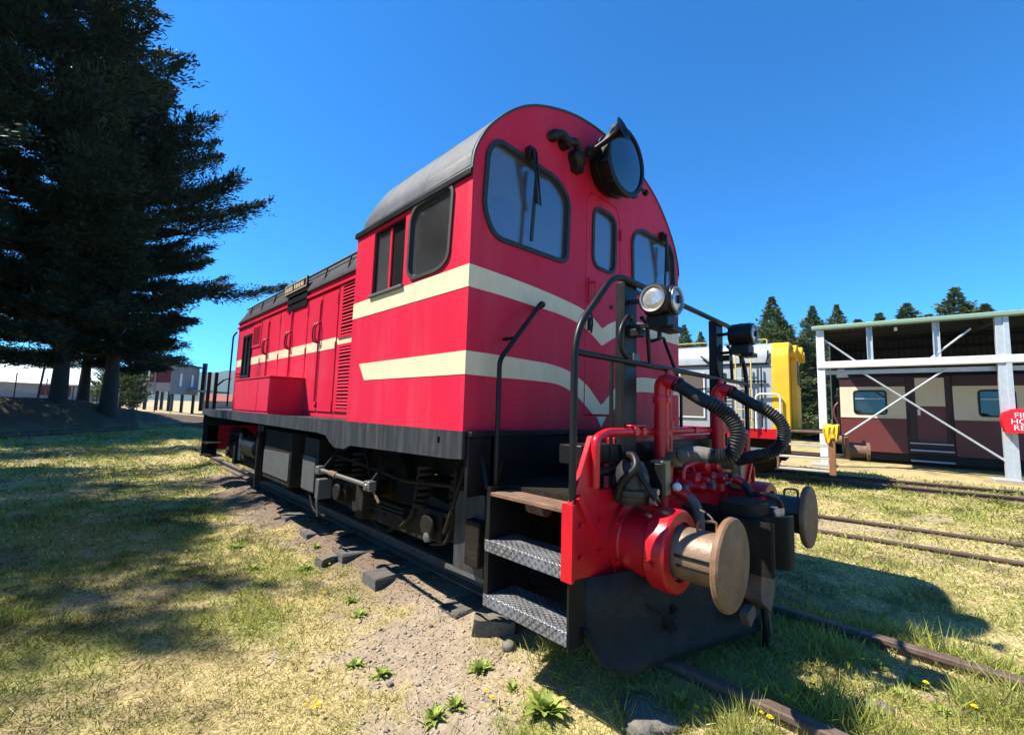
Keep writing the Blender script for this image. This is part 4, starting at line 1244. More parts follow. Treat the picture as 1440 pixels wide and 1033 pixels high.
# ---- underframe equipment along the sides
for s in (-1, 1):
    X = s * 1.16
    MB().box(*sorted((X, s * .55)), 3.02, 3.95, .34, .90).build('battery_box', 'grime', loco, 30, .01)
    MB().plate([(3.05, .40), (3.92, .40), (3.92, .66), (3.05, .68)], [], 'yz', X, X + s * .012).build('battery_box_panel', 'grey_steel', loco, 30)
    MB().box(*sorted((s * 1.12, s * .7)), 2.42, 2.78, .36, .88).build('control_box', 'black', loco, 30, .01)
    MB().plate([(2.44, .38), (2.76, .38), (2.76, .70), (2.44, .70)], [], 'yz', s * 1.121, s * 1.135).build('control_box_panel', 'grey_steel', loco, 30)
    MB().box(*sorted((s * 1.12, s * .6)), 4.20, 4.32, .24, .92).box(*sorted((s * 1.10, s * .95)), 4.42, 4.50, .28, .92).build('hanger', 'black', loco)
    MB().plate([(5.0, .42), (5.12, .42), (5.12, .78), (5.0, .78)], [], 'yz', s * 1.15, s * 1.165).build('label_plate', 'grey_steel', loco)
    MB().lathe((s * 1.05, 4.35, .62), (0, 1, 0), [(0, 0), (0, .10), (.03, .14), (.62, .14), (.65, .10), (.65, 0)], 20).build('air_tank', 'black', loco, 40)
    rod = MB().tube([(s * 1.27, 1.06, .645), (s * 1.27, 1.97, .655)], .016, 10).build('hand_brake_rod', 'steel', loco, 60)
    MB().box(*sorted((s * 1.24, s * 1.30)), 1.02, 1.10, .615, .68).cyl((s * 1.27, 1.06, .645), (s * 1.31, 1.06, .645), .02, n=8).build('rod_fork', 'steel', rod, 30, .005)
    MB().box(*sorted((s * 1.24, s * 1.30)), 1.93, 2.0, .62, .685).build('rod_fork', 'steel', rod, 30, .005)
    MB().cyl((s * 1.27, 1.62, .65), (s * 1.27, 1.74, .652), .024, n=10).build('turnbuckle', 'rust', rod, 30)
    MB().bar((s * 1.26, 1.03, .62), (s * 1.26, .94, .55), .012, .012).build('rod_link', 'rust', rod)
    for yh in (1.09, 1.95):
        MB().bar((s * 1.25, yh, .66), (s * 1.05, yh, .9), .02, .02).build('rod_hanger', 'black', rod)
    MB().plate(rr([(.10, .22), (.38, .22), (.38, .70), (.10, .70)], .01, 2), [], 'yz', s * 1.02, s * 1.035).build('guard_plate', 'skirt', loco)
    MB().bar((s * 1.03, .08, .225), (s * 1.03, .46, .215), .014, .025).build('guard_edge', 'grey_steel', loco)
    MB().lathe((s * 1.06, .62, .36), (s, 0, .1), [(0, .034), (.02, .034), (.026, .024), (.03, 0)], 16).build('sand_box_cap', 'grey_steel', loco, 40)
    MB().box(*sorted((s * 1.15, s * 1.02)), 2.28, 2.36, .34, .52).bar((s * 1.14, 2.32, .34), (s * 1.12, 2.32, .18), .03, .02).build('brake_cylinder_lever', 'grey_steel', loco, 30, .008)
    for pth, rad in (([(s * 1.1, 2.20, .2), (s * 1.1, 2.5, .2), (s * 1.1, 2.6, .34)], .012), ([(s * 1.18, 4.1, .2), (s * 1.18, 4.1, .86)], .03),
                     ([(s * 1.05, -.05, .92), (s * 1.1, -.04, .72), (s * 1.06, .05, .45), (s * 1.0, .12, .3)], .013), ([(s * 1.10, .20, .90), (s * 1.12, .30, .60), (s * 1.06, .45, .42)], .013)):
        MB().tube(bent(pth, .1) if len(pth) > 2 else pth, rad, 8).build('underframe_pipe', 'grime', loco, 60)

# cab interior: control desk, seat, cabinet
MB().box(-1.15, -.45, .12, .45, RB + .02, 1.95).box(.45, 1.15, .12, .45, RB + .02, 1.95).build('control_desk', M.setdefault('desk', paint('desk_grey', (.16, .18, .17), rough=.5)), loco, 30, .02)
sd_ = MB().box(-.95, -.55, .75, 1.15, 1.55, 1.65).box(-.95, -.55, 1.10, 1.18, 1.65, 2.1).cyl((-.75, .95, RB), (-.75, .95, 1.55), .05).build('driver_seat', 'black', loco, 30, .03)
MB().box(-.55, -.42, .5, .53, 2.2, 2.45).build('sun_visor', 'white', loco)
MB().lathe((-.70, .35, 2.72), (0, 0, -1), [(0, .02), (.02, .11), (.05, .10), (.06, .0)], 18).build('cab_fan', 'black', loco)

# ------------------------------------------------------------------ the grey and yellow locomotive behind
gl = thing('diesel_locomotive', 'pale grey diesel locomotive with yellow end and red sill behind the red locomotive', 'locomotive', (9.72, 0.90, -0.10), 0.17)
gl_prof = [(-1.30, 1.06), (-1.30, 2.68), (-1.24, 2.86), (-1.10, 3.0), (-.85, 3.08), (-.4, 3.13), (0, 3.14), (.4, 3.13), (.85, 3.08), (1.10, 3.0), (1.24, 2.86), (1.30, 2.68), (1.30, 1.06)]
MB().plate(gl_prof, [], 'xz', .40, 11.0).build('body', 'silver', gl, 30)
ye = MB().plate([(x * 1.004, z) for x, z in gl_prof], [], 'xz', 0.06, .40).build('yellow_end', 'yellow', gl, 30, .14)
MB().plate([(x * .62, 1.06 + (z - 1.06) * .98) for x, z in gl_prof], [], 'xz', -.06, .055).build('end_face', 'yellow', ye, 30, .05)
for s in (-1, 1):
    MB().lathe((s * .45, -.02, 2.86), (0, -1, 0), [(0, .14), (.14, .14), (.16, .12), (.16, .0)], 20).build('headlight', 'yellow', ye, 30)
MB().lathe((-.93, .07, 2.80), (0, -1, 0), [(0, .10), (.12, .10), (.13, 0)], 16).build('marker_lamp', 'yellow', ye, 30)
for s in (-1, 1):
    MB().box(*sorted((s * .25, s * .70)), -.075, -.0605, 2.1, 2.65).build('windscreen', 'dark_glass', ye)
MB().box(-1.31, 1.31, .32, 11.0, .84, 1.06).build('sill', 'red_gloss', gl, 30, .01)
b = MB()
b.tube([(-1.32, .45, 2.55), (-1.32, 8, 2.55)], .025, 8)
b.tube([(-1.33, 1.0, 1.98), (-1.33, 8, 1.98)], .016, 6).tube([(-1.34, .5, 2.14), (-1.34, 1.1, 2.14)], .02, 6)
for y in (.6, .82):
    b.tube([(-1.35, y, 1.1), (-1.35, y, 2.45)], .016, 6)
b.tube([(-1.35, .6, 1.4), (-1.35, 1.0, 1.75)], .016, 6).tube([(-1.34, 1.7, 2.60), (-1.34, 1.9, 2.78)], .018, 6)
b.tube(bent([(-1.33, .5, 2.55), (-1.33, .46, 2.7), (-1.30, .46, 2.85)], .05), .018, 6)
b.build('body_pipe', 'black', gl, 60)
for y0 in (1.85, 2.45):
    g = MB().box(-1.325, -1.301, y0, y0 + .54, 1.30, 2.35).build('radiator_grille', M.setdefault('grille', paint('brown_mesh_grille', (.07, .055, .05), (.13, .10, .09), scale=60, rough=.8)), gl, 30)
    MB().plate([(y0 - .03, 1.27), (y0 + .57, 1.27), (y0 + .57, 2.38), (y0 - .03, 2.38)], [[(y0, 1.30), (y0 + .54, 1.30), (y0 + .54, 2.35), (y0, 2.35)]], 'yz', -1.302, -1.335).build('grille_frame', 'white', g)
lv = MB().box(-1.31, -1.301, 1.22, 1.60, 1.12, 2.0).build('louvre_panel', 'black', gl)
for k in range(11):
    MB().box(-1.335, -1.308, 1.22, 1.60, 1.14 + k * .078, 1.19 + k * .078).build('slat', 'silver', lv)
ld = MB().tube([(-1.40, 1.12, 1.06), (-1.40, 1.12, 2.75)], .014, 8).build('ladder', 'pale_yellow', gl, 60)
MB().tube([(-1.40, .80, 1.06), (-1.40, .80, 2.75)], .014, 8).build('ladder_stile', 'pale_yellow', ld, 60)
for k in range(7):
    MB().tube([(-1.40, .80, 1.25 + k * .24), (-1.40, 1.12, 1.25 + k * .24)], .010, 6).build('rung', 'pale_yellow', ld, 60)
MB().tube(bent([(-1.36, .24, 1.06), (-1.36, .24, 1.85), (-1.36, .72, 1.85), (-1.36, .72, 1.06)], .12, 6), .022, 8).build('grab_arch', 'white', gl, 60)
MB().tube([(-1.36, .24, 1.5), (-1.36, .72, 1.5)], .016, 6).build('grab_bar', 'white', gl)
rl = MB().tube(bent([(-1.0, .5, 3.02), (-1.0, .5, 3.16), (-1.0, 7, 3.16), (-1.0, 7, 3.02)], .05), .014, 6).build('roof_rail', 'pale_yellow', gl, 60)
MB().box(-1.32, 1.32, -.70, .315, 1.02, 1.07).build('front_platform', 'rust', gl, 30, .008)
for z in (.24, .50, .76):
    MB().box(-1.34, -1.0, -.62, .30, z - .03, z + .012).build('step_tread', M.setdefault('pale_timber', paint('pale_timber', (.5, .46, .38), (.4, .36, .29), rough=.8)), gl, 30, .006)
MB().box(-1.34, -1.05, .30, .34, .2, 1.05).build('step_side', 'rust', gl)
MB().box(-1.36, -1.10, -.72, -.60, .16, 1.16).build('step_post', M.setdefault('orange_rust', paint('orange_rust', (.28, .12, .045), (.18, .08, .035), scale=8, rough=.85)), gl, 30, .01)
MB().box(-1.15, 1.15, -.95, -.88, .5, .95).build('headstock', 'orange_rust', gl, 30, .01)
for s in (-1, 1):
    MB().lathe((s * .7, -.95, .66), (0, -1, 0), [(0, .17), (.03, .17), (.04, .13), (.3, .12), (.31, .19), (.36, .19), (.37, 0)], 20).build('buffer', 'rust', gl, 30)
MB().box(-.9, .9, .2, 10, .35, .84).build('underframe', 'grime', gl)
for yc in (1.6, 8):
    for dy in (-.8, .8):
        for s in (-1, 1):
            MB().lathe((s * .53, yc + dy, .43), (s, 0, 0), [(-.05, .46), (.0, .45), (.09, .42), (.09, .2), (.1, 0)], 24).build('wheel', 'grime', gl, 30)
    for s in (-1, 1):
        MB().box(s * .95 - .05, s * .95 + .05, yc - 1.3, yc + 1.3, .3, .55).build('bogie_frame', 'grime', gl, 30, .02)
MB().box(-1.25, -.85, 2.9, 4.6, .3, .82).build('fuel_tank', 'black', gl, 30, .04)
MB().plate([(.4, .55), (1.2, .55), (1.2, .62), (.4, .62)], [], 'yz', -1.1, -1.12).build('bogie_step', 'white', gl)

# yellow cloth bundled on the step post, hoses hanging below it
vs, fs = [], []
NU, NV = 26, 20
for i in range(NU):
    for k in range(NV):
        t = (i / (NU - 1) - .5) * 2          # across the drape, -1 near side .. 1 far side
        q = (k / (NV - 1) - .5) * .40        # along the post face
        a_c = abs(t) * .46
        fold = .028 * math.sin(q * 44 + 1.3 * math.sin(t * 3)) * min(1, abs(t) * 1.6) + .012 * math.sin(q * 90 + t * 7)
        x_ = math.copysign(min(a_c, .15) + max(0, a_c - .15) * .12 + fold, t) if abs(t) > .02 else 0
        z_ = .035 * math.cos(t * 3) - max(0, a_c - .11) * (1.0 + .25 * math.sin(q * 17)) + .018 * math.sin(q * 30 + t * 5)
        vs.append((x_, q * (1 - .35 * abs(t)), z_))
fs = [(i * NV + k, i * NV + k + 1, (i + 1) * NV + k + 1, (i + 1) * NV + k) for i in range(NU - 1) for k in range(NV - 1)]
cl = MB().add(vs, fs).build('yellow_cloth', M.setdefault('ycloth', paint('yellow_vinyl', (.78, .50, .02), (.66, .40, .015), rough=.5, bump=.4, bump_scale=20)), None, 70)
so = cl.modifiers.new('s', 'SOLIDIFY')
so.thickness = .006
cl.scale = (.75, .75, .8)
cl.location = Vector((9.72, .90, -.10)) + Matrix.Rotation(.17, 3, 'Z') @ Vector((-1.25, -.66, 1.18))
tag(cl, 'crumpled yellow cloth draped over the rusty step post of the grey locomotive', 'cloth')

# ------------------------------------------------------------------ open-sided shed
shed = thing('shed', 'open sided steel shed with white posts and pale green gutter over the maroon carriage', 'shed', (13.66, 1.08, 0), 0.105)


def ibeam(p0, p1, w, d, name, mat='galv', parent=shed):
    b = MB()
    p0, p1 = Vector(p0), Vector(p1)
    b.box(p0.x - w / 2, p0.x + w / 2, p0.y - d / 2, p0.y - d / 2 + .018, p0.z, p1.z)
    b.box(p0.x - w / 2, p0.x + w / 2, p0.y + d / 2 - .018, p0.y + d / 2, p0.z, p1.z)
    b.box(p0.x - .008, p0.x + .008, p0.y - d / 2 + .018, p0.y + d / 2 - .018, p0.z, p1.z)
    return b.build(name, mat, parent, 30)


for y in (0.0, -3.83, -7.7, -11.6):
    MB().box(-.10, .10, y - .10, y + .10, -.3, 4.0).build('post', 'white' if y == 0 else 'galv', shed, 30, .006)
    if y:
        MB().box(-.13, -.10, y - .14, y - .04, -.3, 4.0).build('post_channel', 'galv', shed, 30, .004)
    MB().box(-.3, .3, y - .3, y + .35, -.4, -.13).build('footing', 'concrete', shed, 30, .02)
MB().box(-.14, .12, -12, .10, 2.80, 3.0).build('girt', 'white', shed, 30, .008)
MB().box(.14, .24, -12, .10, 2.62, 2.74).build('rear_girt', 'galv', shed, 30)
for y in (-1.2, -2.63, -5.1, -6.4):
    ibeam((0, y, 3.0), (0, y, 4.0), .14, .14, 'stud')
MB().box(-.22, .02, -12.2, .2, 4.0, 4.12).build('gutter', 'green_gutter', shed, 30, .02)
# corrugated roof and walls
def corrugated(y0, y1, p0, p1, pitch=.19, amp=.018):
    """ribs run from p0 to p1 (x,z pairs), spaced along y"""
    n_ = int((y1 - y0) / pitch * 4)
    vs, fs = [], []
    for i in range(n_ + 1):
        y = y0 + (y1 - y0) * i / n_
        o_ = amp if (i % 4) in (1, 2) else -amp
        nx, nz = -(p1[1] - p0[1]), (p1[0] - p0[0])
        l_ = math.hypot(nx, nz)
        vs += [(p0[0] + nx / l_ * o_, y, p0[1] + nz / l_ * o_), (p1[0] + nx / l_ * o_, y, p1[1] + nz / l_ * o_)]
    for i in range(n_):
        fs.append((2 * i, 2 * i + 2, 2 * i + 3, 2 * i + 1))
    return MB().add(vs, fs)


corrugated(-12.2, .2, (-.15, 4.12), (9.0, 4.9)).build('roof', 'shed_roof', shed, 0)
corrugated(-12.2, .2, (8.9, -.3), (8.9, 4.88)).build('rear_wall', 'shed_clad', shed, 0)
for z in (3.3, 3.75, 4.35):
    MB().box(8.7, 8.8, -12, .1, z, z + .12).build('rear_rail', 'shed_roof', shed)
for y in (.1, -3.83, -7.7):
    MB().bar((0, y, 4.0), (8.9, y, 4.75), .12, .2).build('rafter', 'shed_roof', shed)
for x in (1.8, 3.6, 5.4, 7.2):
    MB().box(x, x + .08, -12, .15, 3.95 + x * .085, 4.07 + x * .085).build('purlin', 'shed_roof', shed)
MB().plate([(6.2, -.3), (8.9, -.3), (8.9, 4.8), (6.2, 4.6)], [], 'xz', .12, .16).build('end_wall', 'shed_clad', shed)
for (a, c) in (((0, -.46, .72), (0, -2.80, 2.70)), ((0, -.93, 2.70), (0, -3.78, .28)), ((0, -.05, 3.75), (0, -.9, 2.95)), ((0, -3.3, 3.75), (0, -2.5, 3.0))):
    MB().tube([a, c], .026, 8).build('brace', 'galv', shed)
MB().bar((0, -.46, .72), (0, -.08, .38), .06, .012).build('brace_plate', 'galv', shed)
MB().box(-.05, .02, -1.83, -1.76, 3.83, 3.93).build('flood_lamp', 'white', shed, 30, .01)

# hose reel cover on the shed post
hrc = thing('hose_reel_cover', 'red hose reel cover with white lettering on the shed post', 'cover', (13.66 + .40 - .27, 1.08 - 3.83 - .24, 1.32), 0.105)
shape = rr([(-.34, -.30), (.38, -.30), (.40, -.12), (.38, .18), (.26, .30), (-.20, .30), (-.36, .20), (-.40, .05)], .06, 4)
hb = MB().plate([(-a, c) for a, c in shape], [], 'yz', -.16, .16).build('cover', 'sign_red', hrc, 40, .03)
for i, t_ in enumerate(('FIRE', 'HOSE', 'REEL')):
    me = text_mesh(t_, .185, 'lettering')
    me.materials.append(M['white'])
    o = bpy.data.objects.new('lettering', me)
    link(o, hrc)
    o.matrix_local = Matrix.Translation((-.1625, .02, .075 - i * .15)) @ Matrix(((0, 0, -1, 0), (-1, 0, 0, 0), (0, 1, 0, 0), (0, 0, 0, 1)))

# ------------------------------------------------------------------ maroon and cream carriage in the shed
car = thing('passenger_carriage', 'maroon and cream passenger carriage parked inside the open shed', 'carriage', (13.66 + 4.3 * math.cos(.105), 1.08 + 4.3 * math.sin(.105), -.1), 0.105)
SX = -1.30
secs = [(-.30, -2.05), (-3.18, -5.9)]
core = MB().box(-1.2, 1.2, -9.6, -.32, .30, 2.86).build('body', 'maroon_dark', car, 30)
rp_ = [(-1.34, 2.84)] + [(-1.34 + 2.68 * k / 10, 2.84 + .42 * math.sin(math.pi * k / 10)) for k in range(1, 10)] + [(1.34, 2.84)]
MB().plate(rp_, [], 'xz', -9.7, -.22).build('roof', 'roof', car, 30)
for (ya, yb) in secs:
    MB().box(SX, -1.19, yb, ya, .28, 1.44).build('lower_panel', 'maroon', car, 30, .006)
    wy = [(-.69, -1.56)] if ya > -2 else [(-3.74, -4.5)]
    if ya <= -2:
        wy.append((-5.0, -5.7))
    hol = [rr([(b_, 1.56), (a_, 1.56), (a_, 2.36), (b_, 2.36)], .1, 4) for a_, b_ in wy]
    MB().plate([(yb, 1.442), (ya, 1.442), (ya, 2.50), (yb, 2.50)], hol, 'yz', SX + .004, -1.19).build('cream_panel', 'coach_cream', car, 30)
    MB().box(SX, -1.19, yb, ya, 2.502, 2.86).build('upper_panel', 'maroon_dark', car, 30, .006)
    for h_ in hol:
        wn = MB().plate(grow(h_, .02), [grow(h_, -.03)], 'yz', SX - .012, SX + .03).build('window', 'black', car, 30)
        MB().plate(grow(h_, -.02), [], 'yz', SX + .02, SX + .028).build('pane', 'dark_glass', wn)
        ys_ = [q[0] for q in h_]
        MB().box(SX - .008, SX + .018, min(ys_) + .03, max(ys_) - .03, 2.07, 2.10).build('window_bar', 'galv', wn)
    MB().box(SX - .02, SX, yb, ya, 1.425, 1.455).build('waist_strip', 'coach_cream', car)
vd = MB().box(-1.21, -1.195, -3.16, -2.07, .55, 2.80).build('vestibule', 'maroon_dark', car)
MB().box(-1.235, -1.212, -3.0, -2.3, 1.85, 2.78).build('door_panel', 'coach_cream', vd, 30)
MB().box(-1.24, -1.212, -3.0, -2.3, .6, 1.84).build('door', 'maroon', vd, 30, .01)
MB().box(-1.25, -1.236, -2.4, -2.33, 1.55, 1.75).build('notice', 'white', vd)
for y in (-2.12, -3.10):
    MB().tube([(-1.32, y, .9), (-1.32, y, 1.6)], .015, 6).build('grab_rail', 'black', vd)
for z in (.62, .40, .06):
    MB().box(-1.55 if z < .5 else -1.42, -1.2, -3.12, -2.1, z, z + .04).build('step', 'galv', car, 30, .006)
MB().box(-1.1, 1.1, -9.5, -.4, .02, .30).build('underframe', 'black', car)
for yc in (-2.0, -7.8):
    for dy in (-.8, .8):
        MB().lathe((-.55, yc + dy, .40), (-1, 0, 0), [(-.05, .42), (.0, .41), (.09, .38), (.09, .15), (.1, 0)], 20).build('wheel', 'grime', car, 30)
    MB().box(-.95, -.85, yc - 1.2, yc + 1.2, .15, .42).build('bogie_frame', 'grime', car, 30, .02)
cg = MB().box(-.45, .45, -.32, -.15, .6, 2.5).build('gangway', 'black', car, 30, .03)
MB().tube(smooth_path([(-.9, -.28, 2.0), (-.95, -.12, 1.8), (-.92, -.1, 1.5), (-.9, -.2, 1.2)], 5), .04, 8).build('end_hose', 'maroon', car, 60)
MB().lathe((-.7, -.3, .60), (0, 1, 0), [(0, .16), (.3, .12), (.31, .19), (.36, .19), (.37, 0)], 20).build('buffer', 'rust', car, 30)
MB().lathe((-1.05, -.25, 2.15), (0, 1, 0), [(0, .09), (.1, .1), (.12, .0)], 14).build('tail_lamp', 'black', car, 30)
railway_track('railway track under the maroon carriage inside the shed', (13.66 + 4.3 * math.cos(.105), 1.08 + 4.3 * math.sin(.105), -.1), .105, -12, 8)


# ------------------------------------------------------------------ trees
def leaf_mesh(name, P, D, L, W, tone, mat, up=None):
    """one narrow triangle pair per leaf spray: P base, D unit direction, L length, W width"""
    n_ = len(P)
    rnd = rng.normal(size=(n_, 3))
    side = np.cross(D, rnd)
    side /= np.linalg.norm(side, axis=1)[:, None] + 1e-9
    v = np.empty((n_, 4, 3))
    v[:, 0] = P
    v[:, 1] = P + D * (L * .45)[:, None] + side * (W * .5)[:, None]
    v[:, 2] = P + D * L[:, None]
    v[:, 3] = P + D * (L * .45)[:, None] - side * (W * .5)[:, None]
    me = bpy.data.meshes.new(name)
    me.vertices.add(n_ * 4)
    me.vertices.foreach_set('co', v.ravel())
    me.loops.add(n_ * 4)
    me.loops.foreach_set('vertex_index', np.arange(n_ * 4))
    me.polygons.add(n_)
    me.polygons.foreach_set('loop_start', np.arange(0, n_ * 4, 4))
    me.update(calc_edges=True)
    a = me.color_attributes.new('tone', 'FLOAT_COLOR', 'POINT')
    c = np.ones((n_, 4, 4))
    c[:, :, :3] = tone[:, None, :]
    a.data.foreach_set('color', c.ravel())
    me.materials.append(M[mat])
    return me


def conifer(H, z0, radius, nbr, nsub, per, leaf_l, leaf_w, mat, seed, lift=.22, trunk_r=.45, twig=True, jag=.35, fan=1.0, droop=0.0):
    """returns (trunk MB, crown mesh): branches with side branchlets that carry pointed leaf sprays"""
    r = np.random.default_rng(seed)
    tb = MB()
    tz = np.linspace(0, H * .97, 9)
    path = [(0.10 * math.sin(z * .5 + seed) * (z / H), 0.10 * math.cos(z * .4 + seed) * (z / H), z) for z in tz]
    path[0] = (0, 0, -.6)
    tb.tube(path, [trunk_r * (1.35 if i == 0 else 1) * (1 - .93 * i / 8) for i in range(9)], 12)
    Ps, Ds, Ls, Ws, Ts = [], [], [], [], []
    for b_ in range(nbr):
        t = (b_ + r.random()) / nbr
        h = z0 + (H - z0) * t ** 1.1
        az = b_ * 2.399 + r.normal() * .3
        ln = radius(t) * (1 + jag * (r.random() ** 2 - .45))
        lf = lift - droop * (1 - t) ** 3 + .30 * t + r.normal() * .09
        d0 = np.array([math.cos(az), math.sin(az), lf])
        d0 /= np.linalg.norm(d0)
        sidev = np.array([-math.sin(az), math.cos(az), 0])
        btone = r.uniform(.7, 1.35)
        ns = max(3, int(nsub * (.4 + .6 * ln / radius(.25))))
        for k in range(ns):
            s = .22 + .78 * (k + r.random()) / ns
            base = np.array([0, 0, h]) + d0 * (s * ln)
            base[2] += .16 * ln * (s ** 2.5) - .05 * ln * math.sin(s * 3)
            sg = (-1 if k % 2 else 1) * (0 if s > .93 else 1)
            bl = (.16 * ln * (1.1 - s) * fan + .35 * min(1.0, ln / .8) + .04 * ln) * r.uniform(.7, 1.3)
            bd = d0 * r.uniform(.7, 1.1) + sidev * sg * r.uniform(.5, 1.0) + np.array([0, 0, r.uniform(.05, .40)])
            bd /= np.linalg.norm(bd)
            q = r.random(per)
            pos = base + bd * (q * bl)[:, None] + r.normal(size=(per, 3)) * np.array([.07, .07, .05]) * (.5 + bl) * min(1.0, .3 + ln / .9)
            dirs = bd + r.normal(size=(per, 3)) * .42 + np.array([0, 0, .12])
            dirs /= np.linalg.norm(dirs, axis=1)[:, None]
            Ps.append(pos)
            Ds.append(dirs)
            Ls.append(leaf_l * r.uniform(.5, 1.3, per) * (1.15 - .5 * q) * min(1.0, .5 + ln / 1.6))
            Ws.append(leaf_w * r.uniform(.6, 1.3, per))
            tone = btone * r.uniform(.75, 1.25) * r.uniform(.85, 1.15, per)
            Ts.append(np.stack([tone, tone, tone * .95], 1))
        if twig and t < .75:
            e = np.array([0, 0, h]) + d0 * ln * .85 + np.array([0, 0, .07 * ln])
            md = np.array([0, 0, h]) + d0 * ln * .4 + np.array([0, 0, -.03 * ln])
            tb.tube([(0, 0, h - .1), tuple(md), tuple(e)], [.02 + .012 * ln, .012 + .008 * ln, .01], 5)
    me = leaf_mesh('crown', np.concatenate(Ps), np.concatenate(Ds), np.concatenate(Ls), np.concatenate(Ws), np.concatenate(Ts), mat)
    return tb, me


def place_tree(name, label, cat, loc, rz, scale, trunk_me, crown_me, group):
    t = thing(name, label, cat, loc, rz, group)
    t.scale = scale
    o1 = bpy.data.objects.new('trunk', trunk_me)
    link(o1, t)
    o2 = bpy.data.objects.new('crown', crown_me)
    link(o2, t)
    return t


def finish(tb, crown):
    o = tb.build('trunk', 'bark', None, 50)
    me = o.data
    bpy.data.objects.remove(o)
    return me, crown


def r_cyp(R_):
    return lambda t: R_ * (0.62 + 0.55 * min(1, t / .22)) / 1.17 * (1 - t ** 1.7) ** .95 + .35


CY1 = finish(*conifer(16.6, 2.6, r_cyp(4.5), 120, 46, 42, .27, .055, 'cypress', 11, trunk_r=.28, lift=.12, jag=1.25, fan=1.7, droop=.35))
CY2 = finish(*conifer(23.0, 2.8, r_cyp(4.4), 160, 40, 36, .30, .06, 'cypress', 12, trunk_r=.20, lift=.14, jag=1.2, fan=1.7, droop=.35))
G_ = 'cypress trees along the bank'


def gz(x, y):
    return float(ground_z(np.array([x]), np.array([y]))[0])


for nm, (x, y), rz, sc_, src in (
        ('tall spreading cypress tree on the bank whose pointed top shows, thickest trunk', (-1.85, 25.3), .3, (1, 1, 1), CY1),
        ('cypress tree left of the thickest trunk on the bank, under the tallest crown', (-3.45, 24.6), 1.2, (.88, .88, 1.10), CY1),
        ('tallest cypress tree, its crown filling the top left corner', (-5.9, 22.6), 2.6, (1.08, 1.08, 1.08), CY2),
        ('slim trunked cypress tree between the two big ones on the bank', (-2.7, 28.5), 2.2, (.75, .75, .85), CY1)):
    place_tree('cypress_tree', nm, 'tree', (x, y, gz(x, y)), rz, sc_, *src, G_)
for (x, y), rz, k, lab in (((-11.0, 11.8), .5, .95, 'nearest cypress beyond the left edge, its pointed shadow on the lawn'), ((-13.0, 17.3), 2.0, 1.0, 'second cypress beyond the left edge, shading the lawn towards the bank'),
                        ((-16.5, 9.0), 3.3, 1.0, 'cypress farthest left, beyond the left edge of the lawn'), ((-11.0, 22.5), 4.0, .9, 'cypress beyond the left edge, beside the foot of the bank')):
    place_tree('cypress_tree', lab, 'tree', (x, y, gz(x, y)), rz, (k, k, k), *CY1, 'cypress trees left of the lawn')

FIR1 = finish(*conifer(12.0, .6, lambda t: 2.9 * (1 - t) ** 1.0 + .05, 300, 8, 18, .26, .08, 'fir', 21, lift=.05, trunk_r=.25, twig=False, jag=.35))
FIR2 = finish(*conifer(12.0, .6, lambda t: 3.5 * (1 - t) ** 1.0 + .05, 300, 8, 18, .28, .08, 'fir', 22, lift=.05, trunk_r=.25, twig=False, jag=.45))
firs = [(1085, 415, 36, FIR1, 1.0, 'tall pointed fir right behind the yellow locomotive end'), (1142, 428, 38, FIR2, .8, 'fir between the yellow locomotive and the shed corner'),
        (1110, 462, 42, FIR2, 1.0, 'low fir behind the yellow end'), (1176, 426, 44, FIR1, .8, 'slim fir rising above the left corner of the shed roof'), (1236, 438, 50, FIR2, 1.0, 'small fir tip above the shed roof, second from the left'),
        (1275, 424, 50, FIR2, 1.1, 'broad fir above the middle of the shed roof'), (1342, 402, 46, FIR2, 1.05, 'largest fir above the shed roof'), (1206, 447, 55, FIR2, 1.2, 'lowest fir tip above the shed roof'),
        (985, 465, 50, FIR1, .8, 'small fir just right of the red cab'), (962, 455, 55, FIR2, .8, 'fir half hidden by the red cab'), (1060, 462, 46, FIR1, 1.0, 'fir left of the tall pointed fir'), (1128, 470, 40, FIR1, 1.1, 'fir just right of the yellow end'), (1160, 452, 47, FIR2, 1.1, 'dark fir behind the left corner post of the shed'), (1100, 446, 48, FIR1, 1.1, 'fir peeping between the tall pointed fir and its neighbour'),
        (1306, 440, 56, FIR1, 1.3, 'fir tip between the broad fir and the largest fir'), (1385, 425, 58, FIR2, 1.2, 'fir tip right of the largest fir'), (1035, 470, 52, FIR2, 1.2, 'low fir above the grey locomotive roof')]
for i, (u, v, dist, src, kx, lab) in enumerate(firs):
    d = r2 * ((u - 720) / 615.05) - u2 * ((v - 516.5) / 615.05) + fwd
    hl_ = math.hypot(d.x, d.y)
    x, y = CAM.x + d.x / hl_ * dist, CAM.y + d.y / hl_ * dist
    top_z = CAM.z + d.z / hl_ * dist
    k = (top_z + .3) / 12.2
    place_tree('fir_tree', lab, 'tree', (x, y, -.3), i * 1.3, (k * kx * 1.4, k * kx * 1.4, k), *src, 'fir trees behind the shed')
def azpos(u, v, dist):
    d = r2 * ((u - 720) / 615.05) - u2 * ((v - 516.5) / 615.05) + fwd
    hl_ = math.hypot(d.x, d.y)
    return Vector((CAM.x + d.x / hl_ * dist, CAM.y + d.y / hl_ * dist, CAM.z + d.z / hl_ * dist)), math.atan2(d.x, d.y)



# bush under the cypresses, beside the hut
BU = finish(*conifer(4.5, .1, lambda t: 2.6 * (1 - t ** 2) + .2, 110, 9, 14, .30, .12, 'fir', 31, lift=.4, trunk_r=.12, twig=False))
for (x, y, k, lab) in ((azpos(172, 540, 38)[0].x, azpos(172, 540, 38)[0].y, .62, 'olive green bush just right of the thickest cypress trunk'),):
    place_tree('bush', lab, 'bush', (x, y, gz(x, y) - .1), 1.0, (k, k, k), *BU, None)


